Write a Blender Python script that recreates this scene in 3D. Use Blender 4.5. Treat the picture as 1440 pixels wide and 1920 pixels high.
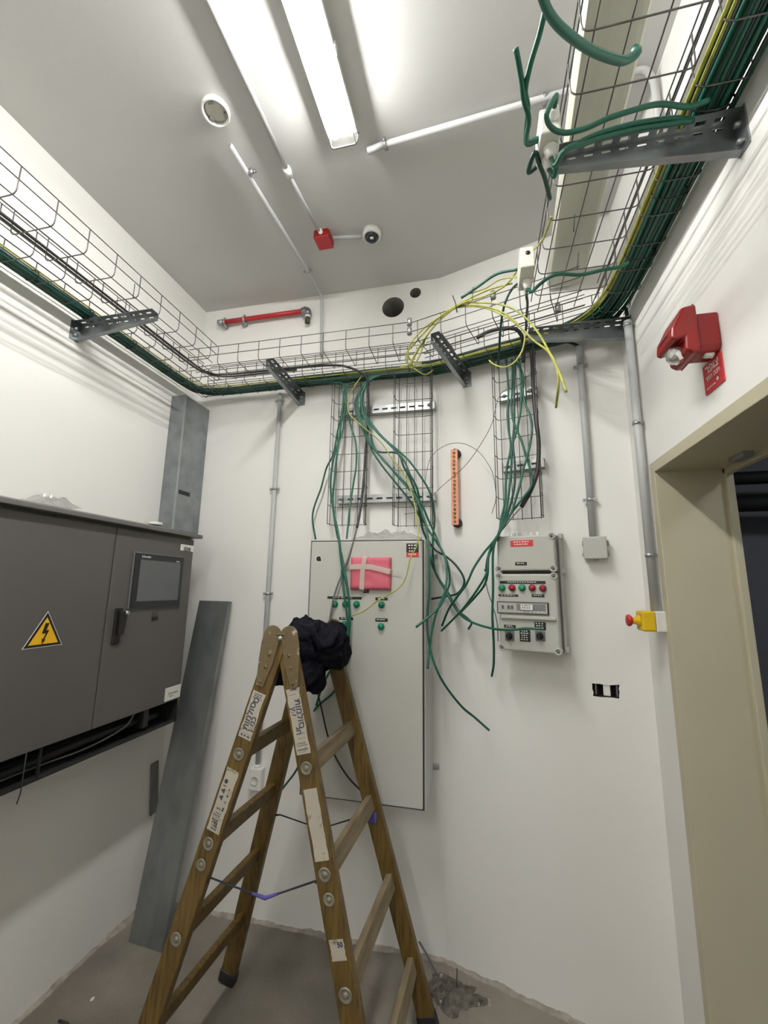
import bpy, bmesh, math, random
import numpy as np
from mathutils import Vector, Matrix, noise
random.seed(7)
for _o in list(bpy.data.objects): bpy.data.objects.remove(_o)
SC = bpy.context.scene
COL = SC.collection

# ---------------------------------------------------------------- camera
CAMH = 1.617                       # eye height above the floor
FPX = 792.18                       # focal length in pixels of a 1440 wide frame
MC = Matrix(((0.97503356, -0.02525883, -0.22061627),
             (0.22158325, 0.17557143, 0.95920568),
             (0.0145055, -0.9841426, 0.17678497)))   # columns: image right, image down, view direction
CP = Vector((0, 0, CAMH))
cam_d = bpy.data.cameras.new('camera'); cam = bpy.data.objects.new('camera', cam_d); COL.objects.link(cam)
rx = MC.col[0].normalized(); rz = -MC.col[2].normalized(); ry = rz.cross(rx).normalized()
cam.matrix_world = Matrix.Translation(CP) @ Matrix((rx, ry, rz)).transposed().to_4x4()
cam_d.sensor_fit = 'HORIZONTAL'; cam_d.sensor_width = 36.0; cam_d.lens = FPX / 1440 * 36.0
cam_d.clip_start = 0.02; cam_d.clip_end = 50
SC.camera = cam
# ---------------------------------------------------------------- world, exposure
SC.view_settings.view_transform = 'Standard'; SC.view_settings.look = 'None'
SC.view_settings.gamma = 1.0; SC.view_settings.exposure = 0.0
SC.view_settings.use_curve_mapping = False
W = bpy.data.worlds.new('world'); SC.world = W; W.use_nodes = True
W.node_tree.nodes['Background'].inputs[0].default_value = (0.6, 0.65, 0.7, 1)
W.node_tree.nodes['Background'].inputs[1].default_value = 0.02
TUBE_POWER = 255.0                  # emission of the fluorescent tubes
CORRIDOR_FILL = 26  # emission of the added corridor fill
SC.view_settings.exposure = 0.0

# ---------------------------------------------------------------- room geometry (metres)
D = 2.2                            # back wall
XL, XR = -1.738, 0.643             # left and right walls
H = 1.786 + CAMH                   # ceiling height
YF = -3.3                          # wall behind the viewer
KX = -0.197                        # where the back wall turns
DB = Vector((0.95357, -0.30117, 0)); NB = Vector((-0.30117, -0.95357, 0))
K0 = Vector((KX, D, 0))
LB = (XR - KX) / DB.x
CORY = D + DB.y * LB               # y of the right back corner
TZ = CAMH + 1.15                   # underside level of the wire trays

def ray(u, v): return MC @ Vector((u - 720, v - 960, FPX))
def hitn(u, v, p, n):
    d = ray(u, v); return CP + d * ((Vector(p) - CP).dot(n) / d.dot(n))
def atX(u, v, x): return hitn(u, v, (x, 0, 0), Vector((1, 0, 0)))
def atY(u, v, y): return hitn(u, v, (0, y, 0), Vector((0, 1, 0)))
def atZ(u, v, z): return hitn(u, v, (0, 0, z), Vector((0, 0, 1)))   # z above floor
def atB(u, v, off=0): return hitn(u, v, K0 + NB * off, NB)
def wallhit(u, v, off=0.02):       # the nearest wall surface, off metres in front of it
    d = ray(u, v); best = None
    for p, n in ((Vector((0, D - off, 0)), Vector((0, -1, 0))), (K0 + NB * off, NB),
                 (Vector((XL + off, 0, 0)), Vector((1, 0, 0))), (Vector((XR - off, 0, 0)), Vector((-1, 0, 0)))):
        dn = d.dot(n)
        if dn < -1e-6:
            t = (p - CP).dot(n) / dn
            if t > 0 and (best is None or t < best): best = t
    return CP + d * best

class Frame:
    """u right, v up, w out of the surface"""
    def __init__(s, o, u, v=(0, 0, 1)):
        s.o = Vector(o); s.u = Vector(u).normalized(); s.v = Vector(v).normalized(); s.w = s.u.cross(s.v).normalized()
    def p(s, a, b, c=0.0): return s.o + s.u * a + s.v * b + s.w * c
    def px(s, U, V, off=0.0):      # local (u, v) seen at a pixel of the photograph, on the plane w = off
        h = hitn(U, V, s.o + s.w * off, s.w) - s.o
        return h.dot(s.u), h.dot(s.v)
    def mat(s, a=0, b=0, c=0):
        m = Matrix((s.u, s.v, s.w)).transposed().to_4x4(); m.translation = s.p(a, b, c); return m
FA = Frame((0, D, 0), (1, 0, 0)); FB = Frame(K0, DB)
FL = Frame((XL, 0, 0), (0, 1, 0)); FR = Frame((XR, 0, 0), (0, -1, 0)); FC = Frame((0, 0, H), (1, 0, 0), (0, -1, 0))

# ---------------------------------------------------------------- materials
def mat(name, col, rough=0.6, metal=0.0, var=0.06, scale=6.0, bump=0.0, bscale=60.0, map_scale=None, spec=None, detail=4):
    m = bpy.data.materials.new(name); m.use_nodes = True; nt = m.node_tree; b = nt.nodes['Principled BSDF']
    tc = nt.nodes.new('ShaderNodeTexCoord'); mp = nt.nodes.new('ShaderNodeMapping')
    nt.links.new(tc.outputs['Object'], mp.inputs[0])
    if map_scale: mp.inputs['Scale'].default_value = map_scale
    nz = nt.nodes.new('ShaderNodeTexNoise'); nz.inputs['Scale'].default_value = scale; nz.inputs['Detail'].default_value = detail
    nt.links.new(mp.outputs[0], nz.inputs['Vector'])
    rp = nt.nodes.new('ShaderNodeValToRGB'); rp.color_ramp.elements[0].position = 0.3; rp.color_ramp.elements[1].position = 0.7
    c = Vector(col)
    rp.color_ramp.elements[0].color = (*(c * (1 - var)), 1); rp.color_ramp.elements[1].color = (*[min(1, x) for x in (c * (1 + var))], 1)
    nt.links.new(nz.outputs[0], rp.inputs[0]); nt.links.new(rp.outputs[0], b.inputs['Base Color'])
    b.inputs['Roughness'].default_value = rough; b.inputs['Metallic'].default_value = metal
    if spec is not None: b.inputs['Specular IOR Level'].default_value = spec
    if bump:
        n2 = nt.nodes.new('ShaderNodeTexNoise'); n2.inputs['Scale'].default_value = bscale; n2.inputs['Detail'].default_value = 6
        bp = nt.nodes.new('ShaderNodeBump'); bp.inputs['Strength'].default_value = bump; bp.inputs['Distance'].default_value = 0.01
        nt.links.new(mp.outputs[0], n2.inputs['Vector']); nt.links.new(n2.outputs[0], bp.inputs['Height']); nt.links.new(bp.outputs[0], b.inputs['Normal'])
    return m
def two_tone(name, a, b_, scale, lo, hi, rough=0.7, bump=0.15, map_scale=None, metal=0.0, detail=8):
    m = mat(name, a, rough, metal, 0.05, 5, bump, 90, map_scale); nt = m.node_tree; bs = nt.nodes['Principled BSDF']
    src = [l for l in nt.links if l.to_socket == bs.inputs['Base Color']][0].from_socket
    tc = nt.nodes.new('ShaderNodeTexCoord'); mp = nt.nodes.new('ShaderNodeMapping'); nt.links.new(tc.outputs['Object'], mp.inputs[0])
    if map_scale: mp.inputs['Scale'].default_value = map_scale
    nz = nt.nodes.new('ShaderNodeTexNoise'); nz.inputs['Scale'].default_value = scale; nz.inputs['Detail'].default_value = detail
    nt.links.new(mp.outputs[0], nz.inputs['Vector'])
    rp = nt.nodes.new('ShaderNodeValToRGB'); rp.color_ramp.elements[0].position = lo; rp.color_ramp.elements[1].position = hi
    nt.links.new(nz.outputs[0], rp.inputs[0])
    mx = nt.nodes.new('ShaderNodeMix'); mx.data_type = 'RGBA'
    nt.links.new(rp.outputs[0], mx.inputs[0]); nt.links.new(src, mx.inputs[6]); mx.inputs[7].default_value = (*b_, 1)
    nt.links.new(mx.outputs[2], bs.inputs['Base Color']); return m
def emit(name, col, s):
    m = bpy.data.materials.new(name); m.use_nodes = True; nt = m.node_tree; nt.nodes.clear()
    e = nt.nodes.new('ShaderNodeEmission'); e.inputs[0].default_value = (*col, 1); e.inputs[1].default_value = s
    o = nt.nodes.new('ShaderNodeOutputMaterial'); nt.links.new(e.outputs[0], o.inputs[0]); return m
def clear(name, col, diff=0.3, gloss=0.1, rough=0.15):
    m = bpy.data.materials.new(name); m.use_nodes = True; nt = m.node_tree; nt.nodes.clear()
    t = nt.nodes.new('ShaderNodeBsdfTransparent'); d = nt.nodes.new('ShaderNodeBsdfTranslucent'); d.inputs[0].default_value = (*col, 1)
    d2 = nt.nodes.new('ShaderNodeBsdfDiffuse'); d2.inputs[0].default_value = (*col, 1)
    g = nt.nodes.new('ShaderNodeBsdfGlossy'); g.inputs['Roughness'].default_value = rough
    m0 = nt.nodes.new('ShaderNodeMixShader'); m0.inputs[0].default_value = 0.5
    m1 = nt.nodes.new('ShaderNodeMixShader'); m1.inputs[0].default_value = diff; m2 = nt.nodes.new('ShaderNodeMixShader'); m2.inputs[0].default_value = gloss
    o = nt.nodes.new('ShaderNodeOutputMaterial')
    nt.links.new(d.outputs[0], m0.inputs[1]); nt.links.new(d2.outputs[0], m0.inputs[2])
    nt.links.new(t.outputs[0], m1.inputs[1]); nt.links.new(m0.outputs[0], m1.inputs[2])
    nt.links.new(m1.outputs[0], m2.inputs[1]); nt.links.new(g.outputs[0], m2.inputs[2]); nt.links.new(m2.outputs[0], o.inputs[0]); return m

M = {}
M['wall'] = mat('wall_paint', (0.80, 0.788, 0.755), 0.62, 0, 0.015, 1.5, 0.06, 25)
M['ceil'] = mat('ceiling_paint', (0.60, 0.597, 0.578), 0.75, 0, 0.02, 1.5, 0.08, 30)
M['floor'] = two_tone('concrete_floor', (0.25, 0.225, 0.185), (0.16, 0.142, 0.115), 2.2, 0.42, 0.66, 0.85, 0.35)
M['plaster'] = mat('rough_plaster', (0.34, 0.31, 0.265), 0.95, 0, 0.25, 25, 0.9, 60)
M['dark'] = mat('dark_void', (0.02, 0.02, 0.02), 0.9)
M['hole'] = mat('hole_lining', (0.30, 0.29, 0.27), 0.9, 0, 0.1, 12)
M['cream'] = mat('cream_frame_paint', (0.50, 0.46, 0.33), 0.5, 0, 0.03, 3, 0.05, 20)
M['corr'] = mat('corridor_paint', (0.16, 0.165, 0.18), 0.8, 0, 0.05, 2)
M['pvc'] = mat('grey_conduit_plastic', (0.47, 0.48, 0.48), 0.45, 0, 0.03, 4)
M['pvcc'] = mat('ceiling_conduit_plastic', (0.50, 0.50, 0.49), 0.5, 0, 0.03, 6)
M['pvcw'] = mat('white_plastic', (0.78, 0.77, 0.73), 0.4, 0, 0.03, 6)
M['boxgrey'] = mat('box_grey_plastic', (0.46, 0.465, 0.42), 0.45, 0, 0.03, 6)
M['galv'] = two_tone('galvanised_steel', (0.32, 0.34, 0.35), (0.23, 0.25, 0.26), 9, 0.4, 0.65, 0.38, 0.02, None, 0.85)
M['galvd'] = two_tone('dull_galvanised_sheet', (0.25, 0.262, 0.262), (0.17, 0.18, 0.185), 7, 0.4, 0.65, 0.42, 0.02, (1, 1, 0.5), 0.6)
M['zinc'] = mat('zinc_fittings', (0.42, 0.43, 0.43), 0.42, 0.8, 0.1, 20)
M['wire'] = mat('tray_wire', (0.13, 0.125, 0.12), 0.45, 0.55, 0.15, 30)
M['green'] = mat('green_cable_sheath', (0.009, 0.10, 0.062), 0.42, 0, 0.12, 10)
M['green2'] = mat('dark_green_cable_sheath', (0.005, 0.046, 0.034), 0.42, 0, 0.12, 10)
M['green3'] = mat('light_green_cable_sheath', (0.03, 0.14, 0.10), 0.35, 0, 0.12, 10)
M['yg'] = mat('yellow_green_wire', (0.38, 0.39, 0.07), 0.45, 0, 0.25, 30)
M['black'] = mat('black_rubber', (0.015, 0.015, 0.016), 0.5, 0, 0.1, 10)
M['greyc'] = mat('grey_cable_sheath', (0.14, 0.14, 0.145), 0.5, 0, 0.1, 10)
M['rust'] = mat('rusty_wire', (0.10, 0.085, 0.075), 0.6, 0.4, 0.2, 30)
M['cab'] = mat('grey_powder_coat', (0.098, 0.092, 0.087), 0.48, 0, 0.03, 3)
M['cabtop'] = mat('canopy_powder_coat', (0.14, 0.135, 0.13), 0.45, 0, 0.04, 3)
M['panel'] = mat('light_grey_powder_coat', (0.50, 0.50, 0.46), 0.45, 0, 0.02, 3)
M['screen'] = mat('screen_glass', (0.115, 0.12, 0.125), 0.25, 0, 0.05, 2)
M['bezel'] = mat('black_bezel', (0.012, 0.016, 0.017), 0.35)
M['sign_y'] = mat('warning_yellow', (0.80, 0.45, 0.01), 0.5, 0, 0.02)
M['blk'] = mat('label_black', (0.008, 0.008, 0.008), 0.5)
M['white'] = mat('label_white', (0.75, 0.75, 0.70), 0.5, 0, 0.03, 10)
M['red'] = mat('red_plastic', (0.25, 0.008, 0.008), 0.3, 0, 0.05, 6)
M['redp'] = mat('red_pipe_paint', (0.50, 0.022, 0.03), 0.4, 0, 0.05, 6)
M['redl'] = mat('red_label', (0.62, 0.03, 0.04), 0.5, 0, 0.03, 6)
M['pink'] = mat('pink_foam', (0.60, 0.125, 0.17), 0.7, 0, 0.08, 6)
M['tape'] = clear('clear_tape', (0.85, 0.82, 0.75), 0.55, 0.1, 0.3)
M['film'] = clear('plastic_film', (0.8, 0.78, 0.76), 0.35, 0.22, 0.2)
M['glass'] = clear('clear_plastic', (0.8, 0.8, 0.78), 0.22, 0.12, 0.15)
M['cover'] = clear('clear_cover', (0.8, 0.8, 0.8), 0.06, 0.05, 0.1)
M['diffuser'] = clear('lamp_diffuser', (0.92, 0.92, 0.90), 0.07, 0.04, 0.3)
M['dusty'] = mat('dusty_diffuser', (0.56, 0.55, 0.47), 0.55, 0, 0.12, 3, 0.05, 15, (3, 0.5, 1))
M['lens'] = mat('lamp_green', (0.0, 0.20, 0.09), 0.25)
M['btn_g'] = mat('button_green', (0.01, 0.26, 0.12), 0.25); M['btn_r'] = mat('button_red', (0.30, 0.01, 0.02), 0.25)
M['copper'] = mat('copper_bar', (0.78, 0.34, 0.22), 0.4, 0.3, 0.08, 20)
M['brass'] = mat('brass_screw', (0.45, 0.40, 0.22), 0.35, 0.9, 0.1, 20)
M['ylw'] = mat('yellow_plastic', (0.72, 0.47, 0.01), 0.4, 0, 0.03)
M['wood'] = two_tone('varnished_wood', (0.150, 0.092, 0.019), (0.060, 0.035, 0.008), 5, 0.38, 0.66, 0.45, 0.12, (20, 20, 1.1))
M['wood2'] = two_tone('weathered_wood', (0.23, 0.18, 0.105), (0.13, 0.09, 0.045), 5, 0.35, 0.7, 0.7, 0.2, (10, 1.5, 10))
M['plate'] = two_tone('paint_splashed_plate', (0.135, 0.098, 0.045), (0.50, 0.46, 0.38), 26, 0.60, 0.68, 0.5, 0.2)
M['stick'] = two_tone('worn_sticker', (0.46, 0.42, 0.34), (0.18, 0.14, 0.09), 30, 0.60, 0.72, 0.6, 0.1)
M['ink'] = mat('sticker_ink', (0.05, 0.06, 0.10), 0.6)
M['cloth'] = mat('black_cloth', (0.005, 0.005, 0.009), 0.95, 0, 0.3, 12, 0.4, 120, spec=0.15)
M['washer'] = mat('dull_washer', (0.24, 0.22, 0.17), 0.5, 0.35, 0.15, 40)
M['strap'] = mat('strap_blue', (0.08, 0.07, 0.30), 0.7); M['strapk'] = mat('strap_dark', (0.02, 0.02, 0.03), 0.8)
M['chrome'] = mat('clear_lens_facets', (0.75, 0.75, 0.75), 0.12, 0.8, 0.3, 40)
M['ivory'] = mat('ivory_plastic', (0.68, 0.67, 0.60), 0.45, 0, 0.03)
M['tube'] = emit('lit_tube', (1.0, 0.995, 0.965), TUBE_POWER)
M['corrfill'] = emit('corridor_fill', (0.9, 0.95, 1.0), CORRIDOR_FILL)

# ---------------------------------------------------------------- mesh helpers
ORG = {}
def tag(o, label, cat, group=None):
    o['label'] = label; o['category'] = cat
    if group: o['group'] = group
    return o
def thing(name, loc, label, cat, group=None):
    o = bpy.data.objects.new(name, None); o.empty_display_size = 0.05; COL.objects.link(o)
    o.location = loc; ORG[o.name] = Vector(loc); return tag(o, label, cat, group)
class MB:
    def __init__(s): s.v = []; s.f = []; s.sm = []
    def add(s, vs, fs, smooth=False):
        n = len(s.v); s.v += [Vector(x) for x in vs]; s.f += [[i + n for i in f] for f in fs]; s.sm += [smooth] * len(fs); return s
    def box(s, F, u0, u1, v0, v1, w0, w1):
        P = [F.p(a, b, c) for a in (u0, u1) for b in (v0, v1) for c in (w0, w1)]
        return s.add(P, [(0, 1, 3, 2), (4, 6, 7, 5), (0, 4, 5, 1), (2, 3, 7, 6), (0, 2, 6, 4), (1, 5, 7, 3)])
    def hexa(s, a, b):             # two quads, bottom and top
        return s.add(list(a) + list(b), [(3, 2, 1, 0), (4, 5, 6, 7)] + [(i, (i + 1) % 4, (i + 1) % 4 + 4, i + 4) for i in range(4)])
    def prism(s, F, poly, w0, w1):
        n = len(poly); P = [F.p(a, b, w0) for a, b in poly] + [F.p(a, b, w1) for a, b in poly]
        return s.add(P, [list(range(n))[::-1], [i + n for i in range(n)]] + [(i, (i + 1) % n, (i + 1) % n + n, i + n) for i in range(n)])
    def beam(s, p0, p1, side, a, b):   # rectangular bar: a across 'side', b across the other way
        p0 = Vector(p0); p1 = Vector(p1); d = (p1 - p0).normalized(); sd = Vector(side); sd = (sd - d * sd.dot(d)).normalized(); t = d.cross(sd)
        q = [sd * (x * a / 2) + t * (y * b / 2) for x, y in ((-1, -1), (1, -1), (1, 1), (-1, 1))]
        return s.hexa([p0 + k for k in q], [p1 + k for k in q])
    def tube(s, pts, r, n=8, caps=True):
        pts = [Vector(p) for p in pts]; m = len(pts)
        rr = r if hasattr(r, '__len__') else [r] * m
        t0 = (pts[1] - pts[0]).normalized(); a = Vector((0, 0, 1)) if abs(t0.z) < 0.9 else Vector((1, 0, 0)); a = (a - t0 * a.dot(t0)).normalized()
        V = []
        for i, p in enumerate(pts):
            t = (pts[min(i + 1, m - 1)] - pts[max(i - 1, 0)])
            if t.length < 1e-9: t = t0
            t.normalize(); a = a - t * a.dot(t)
            a = a.normalized() if a.length > 1e-6 else t.orthogonal().normalized()
            b = t.cross(a)
            V += [p + (a * math.cos(2 * math.pi * k / n) + b * math.sin(2 * math.pi * k / n)) * rr[i] for k in range(n)]
        fs = [(i * n + k, i * n + (k + 1) % n, (i + 1) * n + (k + 1) % n, (i + 1) * n + k) for i in range(m - 1) for k in range(n)]
        if caps: fs += [list(range(n))[::-1], [(m - 1) * n + k for k in range(n)]]
        return s.add(V, fs, True)
    def cyl(s, p0, p1, r, n=20, r1=None):
        return s.tube([p0, p1], [r, r if r1 is None else r1], n)
    def lathe(s, o, ax, prof, n=24):   # prof: (distance along axis, radius)
        ax = Vector(ax).normalized(); a = ax.orthogonal().normalized(); b = ax.cross(a); o = Vector(o)
        V = [o + ax * h + (a * math.cos(2 * math.pi * k / n) + b * math.sin(2 * math.pi * k / n)) * max(r, 1e-5) for h, r in prof for k in range(n)]
        m = len(prof)
        fs = [(i * n + k, i * n + (k + 1) % n, (i + 1) * n + (k + 1) % n, (i + 1) * n + k) for i in range(m - 1) for k in range(n)]
        fs += [list(range(n))[::-1], [(m - 1) * n + k for k in range(n)]]
        return s.add(V, fs, True)
    def perf(s, o, L, Wd, ln, wd, N, slots, t=0.002):
        """perforated strip: o corner, L along ln, Wd along wd, N normal; slots = (l0, l1, w0, w1)"""
        o = Vector(o); ls = sorted({0, L} | {x for q in slots for x in q[:2]}); ws = sorted({0, Wd} | {x for q in slots for x in q[2:]})
        for i in range(len(ls) - 1):
            for j in range(len(ws) - 1):
                cl, cw = (ls[i] + ls[i + 1]) / 2, (ws[j] + ws[j + 1]) / 2
                if any(q[0] < cl < q[1] and q[2] < cw < q[3] for q in slots): continue
                q = [o + ln * x + wd * y for x, y in ((ls[i], ws[j]), (ls[i + 1], ws[j]), (ls[i + 1], ws[j + 1]), (ls[i], ws[j + 1]))]
                s.hexa(q, [k + N * t for k in q])
        return s
    def build(s, name, m, parent=None, bevel=0, seg=2, flat=False, recalc=True):
        if parent is not None: org = ORG[parent.name]
        else:
            org = sum(s.v, Vector()) / len(s.v); org.z = min(p.z for p in s.v)
        me = bpy.data.meshes.new(name); me.from_pydata([p - org for p in s.v], [], s.f)
        if recalc:
            bm = bmesh.new(); bm.from_mesh(me); bmesh.ops.recalc_face_normals(bm, faces=bm.faces); bm.to_mesh(me); bm.free()
        me.materials.append(M[m] if isinstance(m, str) else m)
        if not flat: me.polygons.foreach_set('use_smooth', s.sm)
        o = bpy.data.objects.new(name, me); COL.objects.link(o)
        if parent is None: o.location = org
        else: o.parent = parent
        ORG[o.name] = org
        if bevel:
            b = o.modifiers.new('bevel', 'BEVEL'); b.width = bevel; b.segments = seg; b.limit_method = 'ANGLE'; b.angle_limit = math.radians(40)
        return o
def spline(pts, k=6):
    pts = [Vector(p) for p in pts]
    if len(pts) < 3: return pts
    P = [pts[0] * 2 - pts[1]] + pts + [pts[-1] * 2 - pts[-2]]; out = []
    for i in range(1, len(P) - 2):
        for j in range(k):
            t = j / k; a, b, c, d = P[i - 1:i + 3]
            out.append(0.5 * ((2 * b) + (c - a) * t + (2 * a - 5 * b + 4 * c - d) * t * t + (3 * b - a - 3 * c + d) * t ** 3))
    out.append(pts[-1]); return out
def rounded(pts, r, k=4):
    pts = [Vector(p) for p in pts]; out = [pts[0]]
    for i in range(1, len(pts) - 1):
        a = (pts[i - 1] - pts[i]); b = (pts[i + 1] - pts[i]); q = min(r, a.length * .45, b.length * .45); a.normalize(); b.normalize()
        s, e = pts[i] + a * q, pts[i] + b * q
        for j in range(k + 1):
            t = j / k; out.append(s * (1 - t) ** 2 + pts[i] * 2 * t * (1 - t) + e * t * t)
    out.append(pts[-1]); return out
def disc_poly(cx, cy, r, n=24): return [(cx + r * math.cos(2 * math.pi * k / n), cy + r * math.sin(2 * math.pi * k / n)) for k in range(n)]
def text(s, F, a, b, c, size, m, parent, name='lettering', rot=0.0, depth=0.0004, align='CENTER', sx=1.0, bold=0.0):
    cu = bpy.data.curves.new('t', 'FONT'); cu.body = s; cu.size = size; cu.align_x = align; cu.align_y = 'CENTER'; cu.extrude = depth; cu.offset = bold; cu.resolution_u = 3
    to = bpy.data.objects.new('t', cu); COL.objects.link(to)
    me = bpy.data.meshes.new_from_object(to.evaluated_get(bpy.context.evaluated_depsgraph_get()))
    bpy.data.objects.remove(to); bpy.data.curves.remove(cu)
    T = F.mat(a, b, c) @ Matrix.Rotation(rot, 4, 'Z') @ Matrix.Diagonal((sx, 1, 1, 1)); T = Matrix.Translation(-ORG[parent.name]) @ T
    me.transform(T); me.materials.clear(); me.materials.append(M[m]); me.name = name
    o = bpy.data.objects.new(name, me); COL.objects.link(o); o.parent = parent; ORG[o.name] = ORG[parent.name]; return o
def struct(o): o['kind'] = 'structure'; return o
def fake_lines(mb, F, u0, u1, v, h, w, n):   # a row of tiny unreadable marks
    x = u0; st = (u1 - u0) / n
    for i in range(n):
        mb.box(F, x, x + st * random.uniform(.45, .8), v, v + h, w, w + 0.0004); x += st

# ================================================================ room shell
WO = Frame((0, 0, 0), (1, 0, 0), (0, 1, 0))      # u=x v=y w=z
struct(MB().box(WO, XL - .3, 3.4, YF - .3, 3.4, -.2, 0).build('floor', 'floor'))
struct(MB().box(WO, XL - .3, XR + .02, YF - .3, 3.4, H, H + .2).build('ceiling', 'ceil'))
struct(MB().box(WO, XL - .25, XL, YF - .2, D + .2, 0, H).build('wall_left', 'wall'))
struct(MB().box(WO, XL - .25, XR + .2, YF - .2, YF, 0, H).build('wall_front', 'wall'))
def wall_with_holes(name, F, u0, u1, v1, holes, depth, m):
    bm = bmesh.new(); loops = [[(u0, 0), (u1, 0), (u1, v1), (u0, v1)]] + holes; es = []
    for lp in loops:
        vs = [bm.verts.new(F.p(a, b, 0)) for a, b in lp]
        es += [bm.edges.new((vs[i], vs[(i + 1) % len(vs)])) for i in range(len(vs))]
    bmesh.ops.triangle_fill(bm, edges=es, use_beauty=True)
    for lp in holes:
        a = [bm.verts.new(F.p(x, y, 0)) for x, y in lp]; b = [bm.verts.new(F.p(x, y, -depth)) for x, y in lp]; n = len(lp)
        for i in range(n): bm.faces.new((a[i], a[(i + 1) % n], b[(i + 1) % n], b[i])).material_index = 1
        bm.faces.new(b).material_index = 1
    bk = [bm.verts.new(F.p(a, b, -.22)) for a, b in loops[0]]; bm.faces.new(bk)
    me = bpy.data.meshes.new(name); bm.to_mesh(me); bm.free(); me.materials.append(M['wall']); me.materials.append(M[m])
    o = bpy.data.objects.new(name, me); COL.objects.link(o); ORG[o.name] = Vector(); return struct(o)
h1 = FA.px(737, 576); h2 = FA.px(779, 549)
wall_with_holes('wall_back', FA, XL, KX, H, [disc_poly(h1[0], h1[1], .066), disc_poly(h2[0], h2[1], .033)], .2, 'hole')
s0 = FB.px(1111, 1280); s1 = FB.px(1163, 1310)
jag = []
for (a, b, c, d) in ((s0[0], s1[1], s1[0], s1[1]), (s1[0], s1[1], s1[0], s0[1]), (s1[0], s0[1], s0[0], s0[1]), (s0[0], s0[1], s0[0], s1[1])):
    for t in (0, .25, .5, .75): jag.append((a + (c - a) * t + random.uniform(-.004, .004), b + (d - b) * t + random.uniform(-.004, .004)))
wall_with_holes('wall_back_right', FB, 0, LB, H, [jag], .06, 'dark')
# right wall with the door opening
OY0, OY1, OZ = 0.72, 1.708, CAMH + .443
WT = .218
mb = MB(); mb.box(WO, XR, XR + WT, OY1, CORY + .25, 0, H); mb.box(WO, XR, XR + WT, YF, OY0, 0, H); mb.box(WO, XR, XR + WT, OY0, OY1, OZ, H)
struct(mb.build('wall_right', 'wall'))
# door frame
df = bpy.data.objects.new('door_1', None); COL.objects.link(df); df.location = (XR, OY1, 0); ORG['door_1'] = Vector((XR, OY1, 0)); df['kind'] = 'structure'
T = .036
FD = Frame((XR - .006, 0, 0), (0, 1, 0))                 # u = y, v = z, w = +x
a_, b_, c_ = OY0 - T, OY1 + T, OZ + T
MB().prism(FD, [(a_, 0), (OY0 + .004, 0), (OY0 + .004, OZ - .004), (OY1 - .004, OZ - .004), (OY1 - .004, 0), (b_, 0), (b_, c_), (a_, c_)], 0, WT + .016).build('door_frame', 'cream', df, .002)
mb = MB(); mb.box(WO, XR + WT - .004, XR + WT + .022, OY1 - .018, OY1 + .05, 0, OZ + .04); mb.box(WO, XR + WT - .004, XR + WT + .022, OY0, OY1 + .05, OZ - .024, OZ + .05)
mb.build('door_stop', 'cream', df, .003)
q = atZ(1382, 852, OZ); mb = MB().box(WO, q.x - .012, q.x + .02, q.y - .05, q.y + .03, OZ - .02, OZ - .003); mb.build('strike_plate', 'zinc', df, .002)
# corridor beyond the door
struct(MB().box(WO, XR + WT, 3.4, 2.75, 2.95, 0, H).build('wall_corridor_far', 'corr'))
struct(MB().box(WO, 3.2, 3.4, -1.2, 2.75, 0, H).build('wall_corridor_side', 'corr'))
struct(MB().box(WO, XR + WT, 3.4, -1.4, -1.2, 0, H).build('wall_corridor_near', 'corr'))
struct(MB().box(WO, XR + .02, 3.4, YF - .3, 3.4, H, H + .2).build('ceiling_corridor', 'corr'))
for (u, v, r, lb) in ((1405, 894, .035, 'upper black pipe crossing the dark corridor beyond the doorway'), (1405, 942, .045, 'lower black pipe crossing the dark corridor beyond the doorway')):
    z = atY(u, v, 2.55).z; tag(MB().cyl((XR + WT + .03, 2.6, z), (3.15, 2.5, z + .0), r).build('corridor_pipe', 'black'), lb, 'pipe', 'black pipes in the corridor')
q = atY(1436, 1330, 2.3)
eq = thing('machine_cabinet', (2.2, 2.3, 0), 'dark machine with a pale rounded lid seen low through the doorway', 'machine')
mb = MB().box(WO, 1.75, 2.6, 2.15, 2.6, 0, q.z - .02); mb.build('body', 'black', eq, .02)
mb = MB().box(WO, 1.73, 2.62, 2.13, 2.62, q.z - .02, q.z + .03); mb.build('lid', 'galvd', eq, .02)
cl = thing('corridor_fill_light', (2.3, .2, H - .1), 'added unseen ceiling light brightening the corridor outside the doorway', 'light')  # unseen lamp added to lift the dark corridor
MB().box(WO, 2.0, 2.6, -.1, .5, H - .06, H).build('housing', 'pvcw', cl); MB().box(WO, 2.03, 2.57, -.07, .47, H - .065, H - .06).build('diffuser', 'corrfill', cl)

# rough broken plaster along the floor
def rubble_edge(name, p0, p1, inward, wid=.038):
    p0 = Vector(p0); p1 = Vector(p1); iw = Vector(inward); n = int((p1 - p0).length / .012); V = []; F = []; m = 7
    for i in range(n + 1):
        c = p0.lerp(p1, i / n); w = wid * (.5 + 1.1 * abs(noise.noise(c * 5))) ; hh = .006 + .022 * abs(noise.noise(c * 9 + Vector((3, 1, 2))))
        for j in range(m):
            t = j / (m - 1); z = hh * (1 - t) ** .6 * (1 + .7 * noise.noise(c * 40 + Vector((0, 0, j)))) if j < m - 1 else -.002
            V.append(c + iw * (w * t - .004) + Vector((0, 0, max(z, -.002))))
    F = [(i * m + j, i * m + j + 1, (i + 1) * m + j + 1, (i + 1) * m + j) for i in range(n) for j in range(m - 1)]
    return struct(MB().add(V, F).build(name, 'plaster', recalc=True))
rubble_edge('baseboard_left', (XL, 0, 0), (XL, D, 0), (1, 0, 0)); rubble_edge('baseboard_back', (XL, D, 0), (KX, D, 0), (0, -1, 0))
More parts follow.
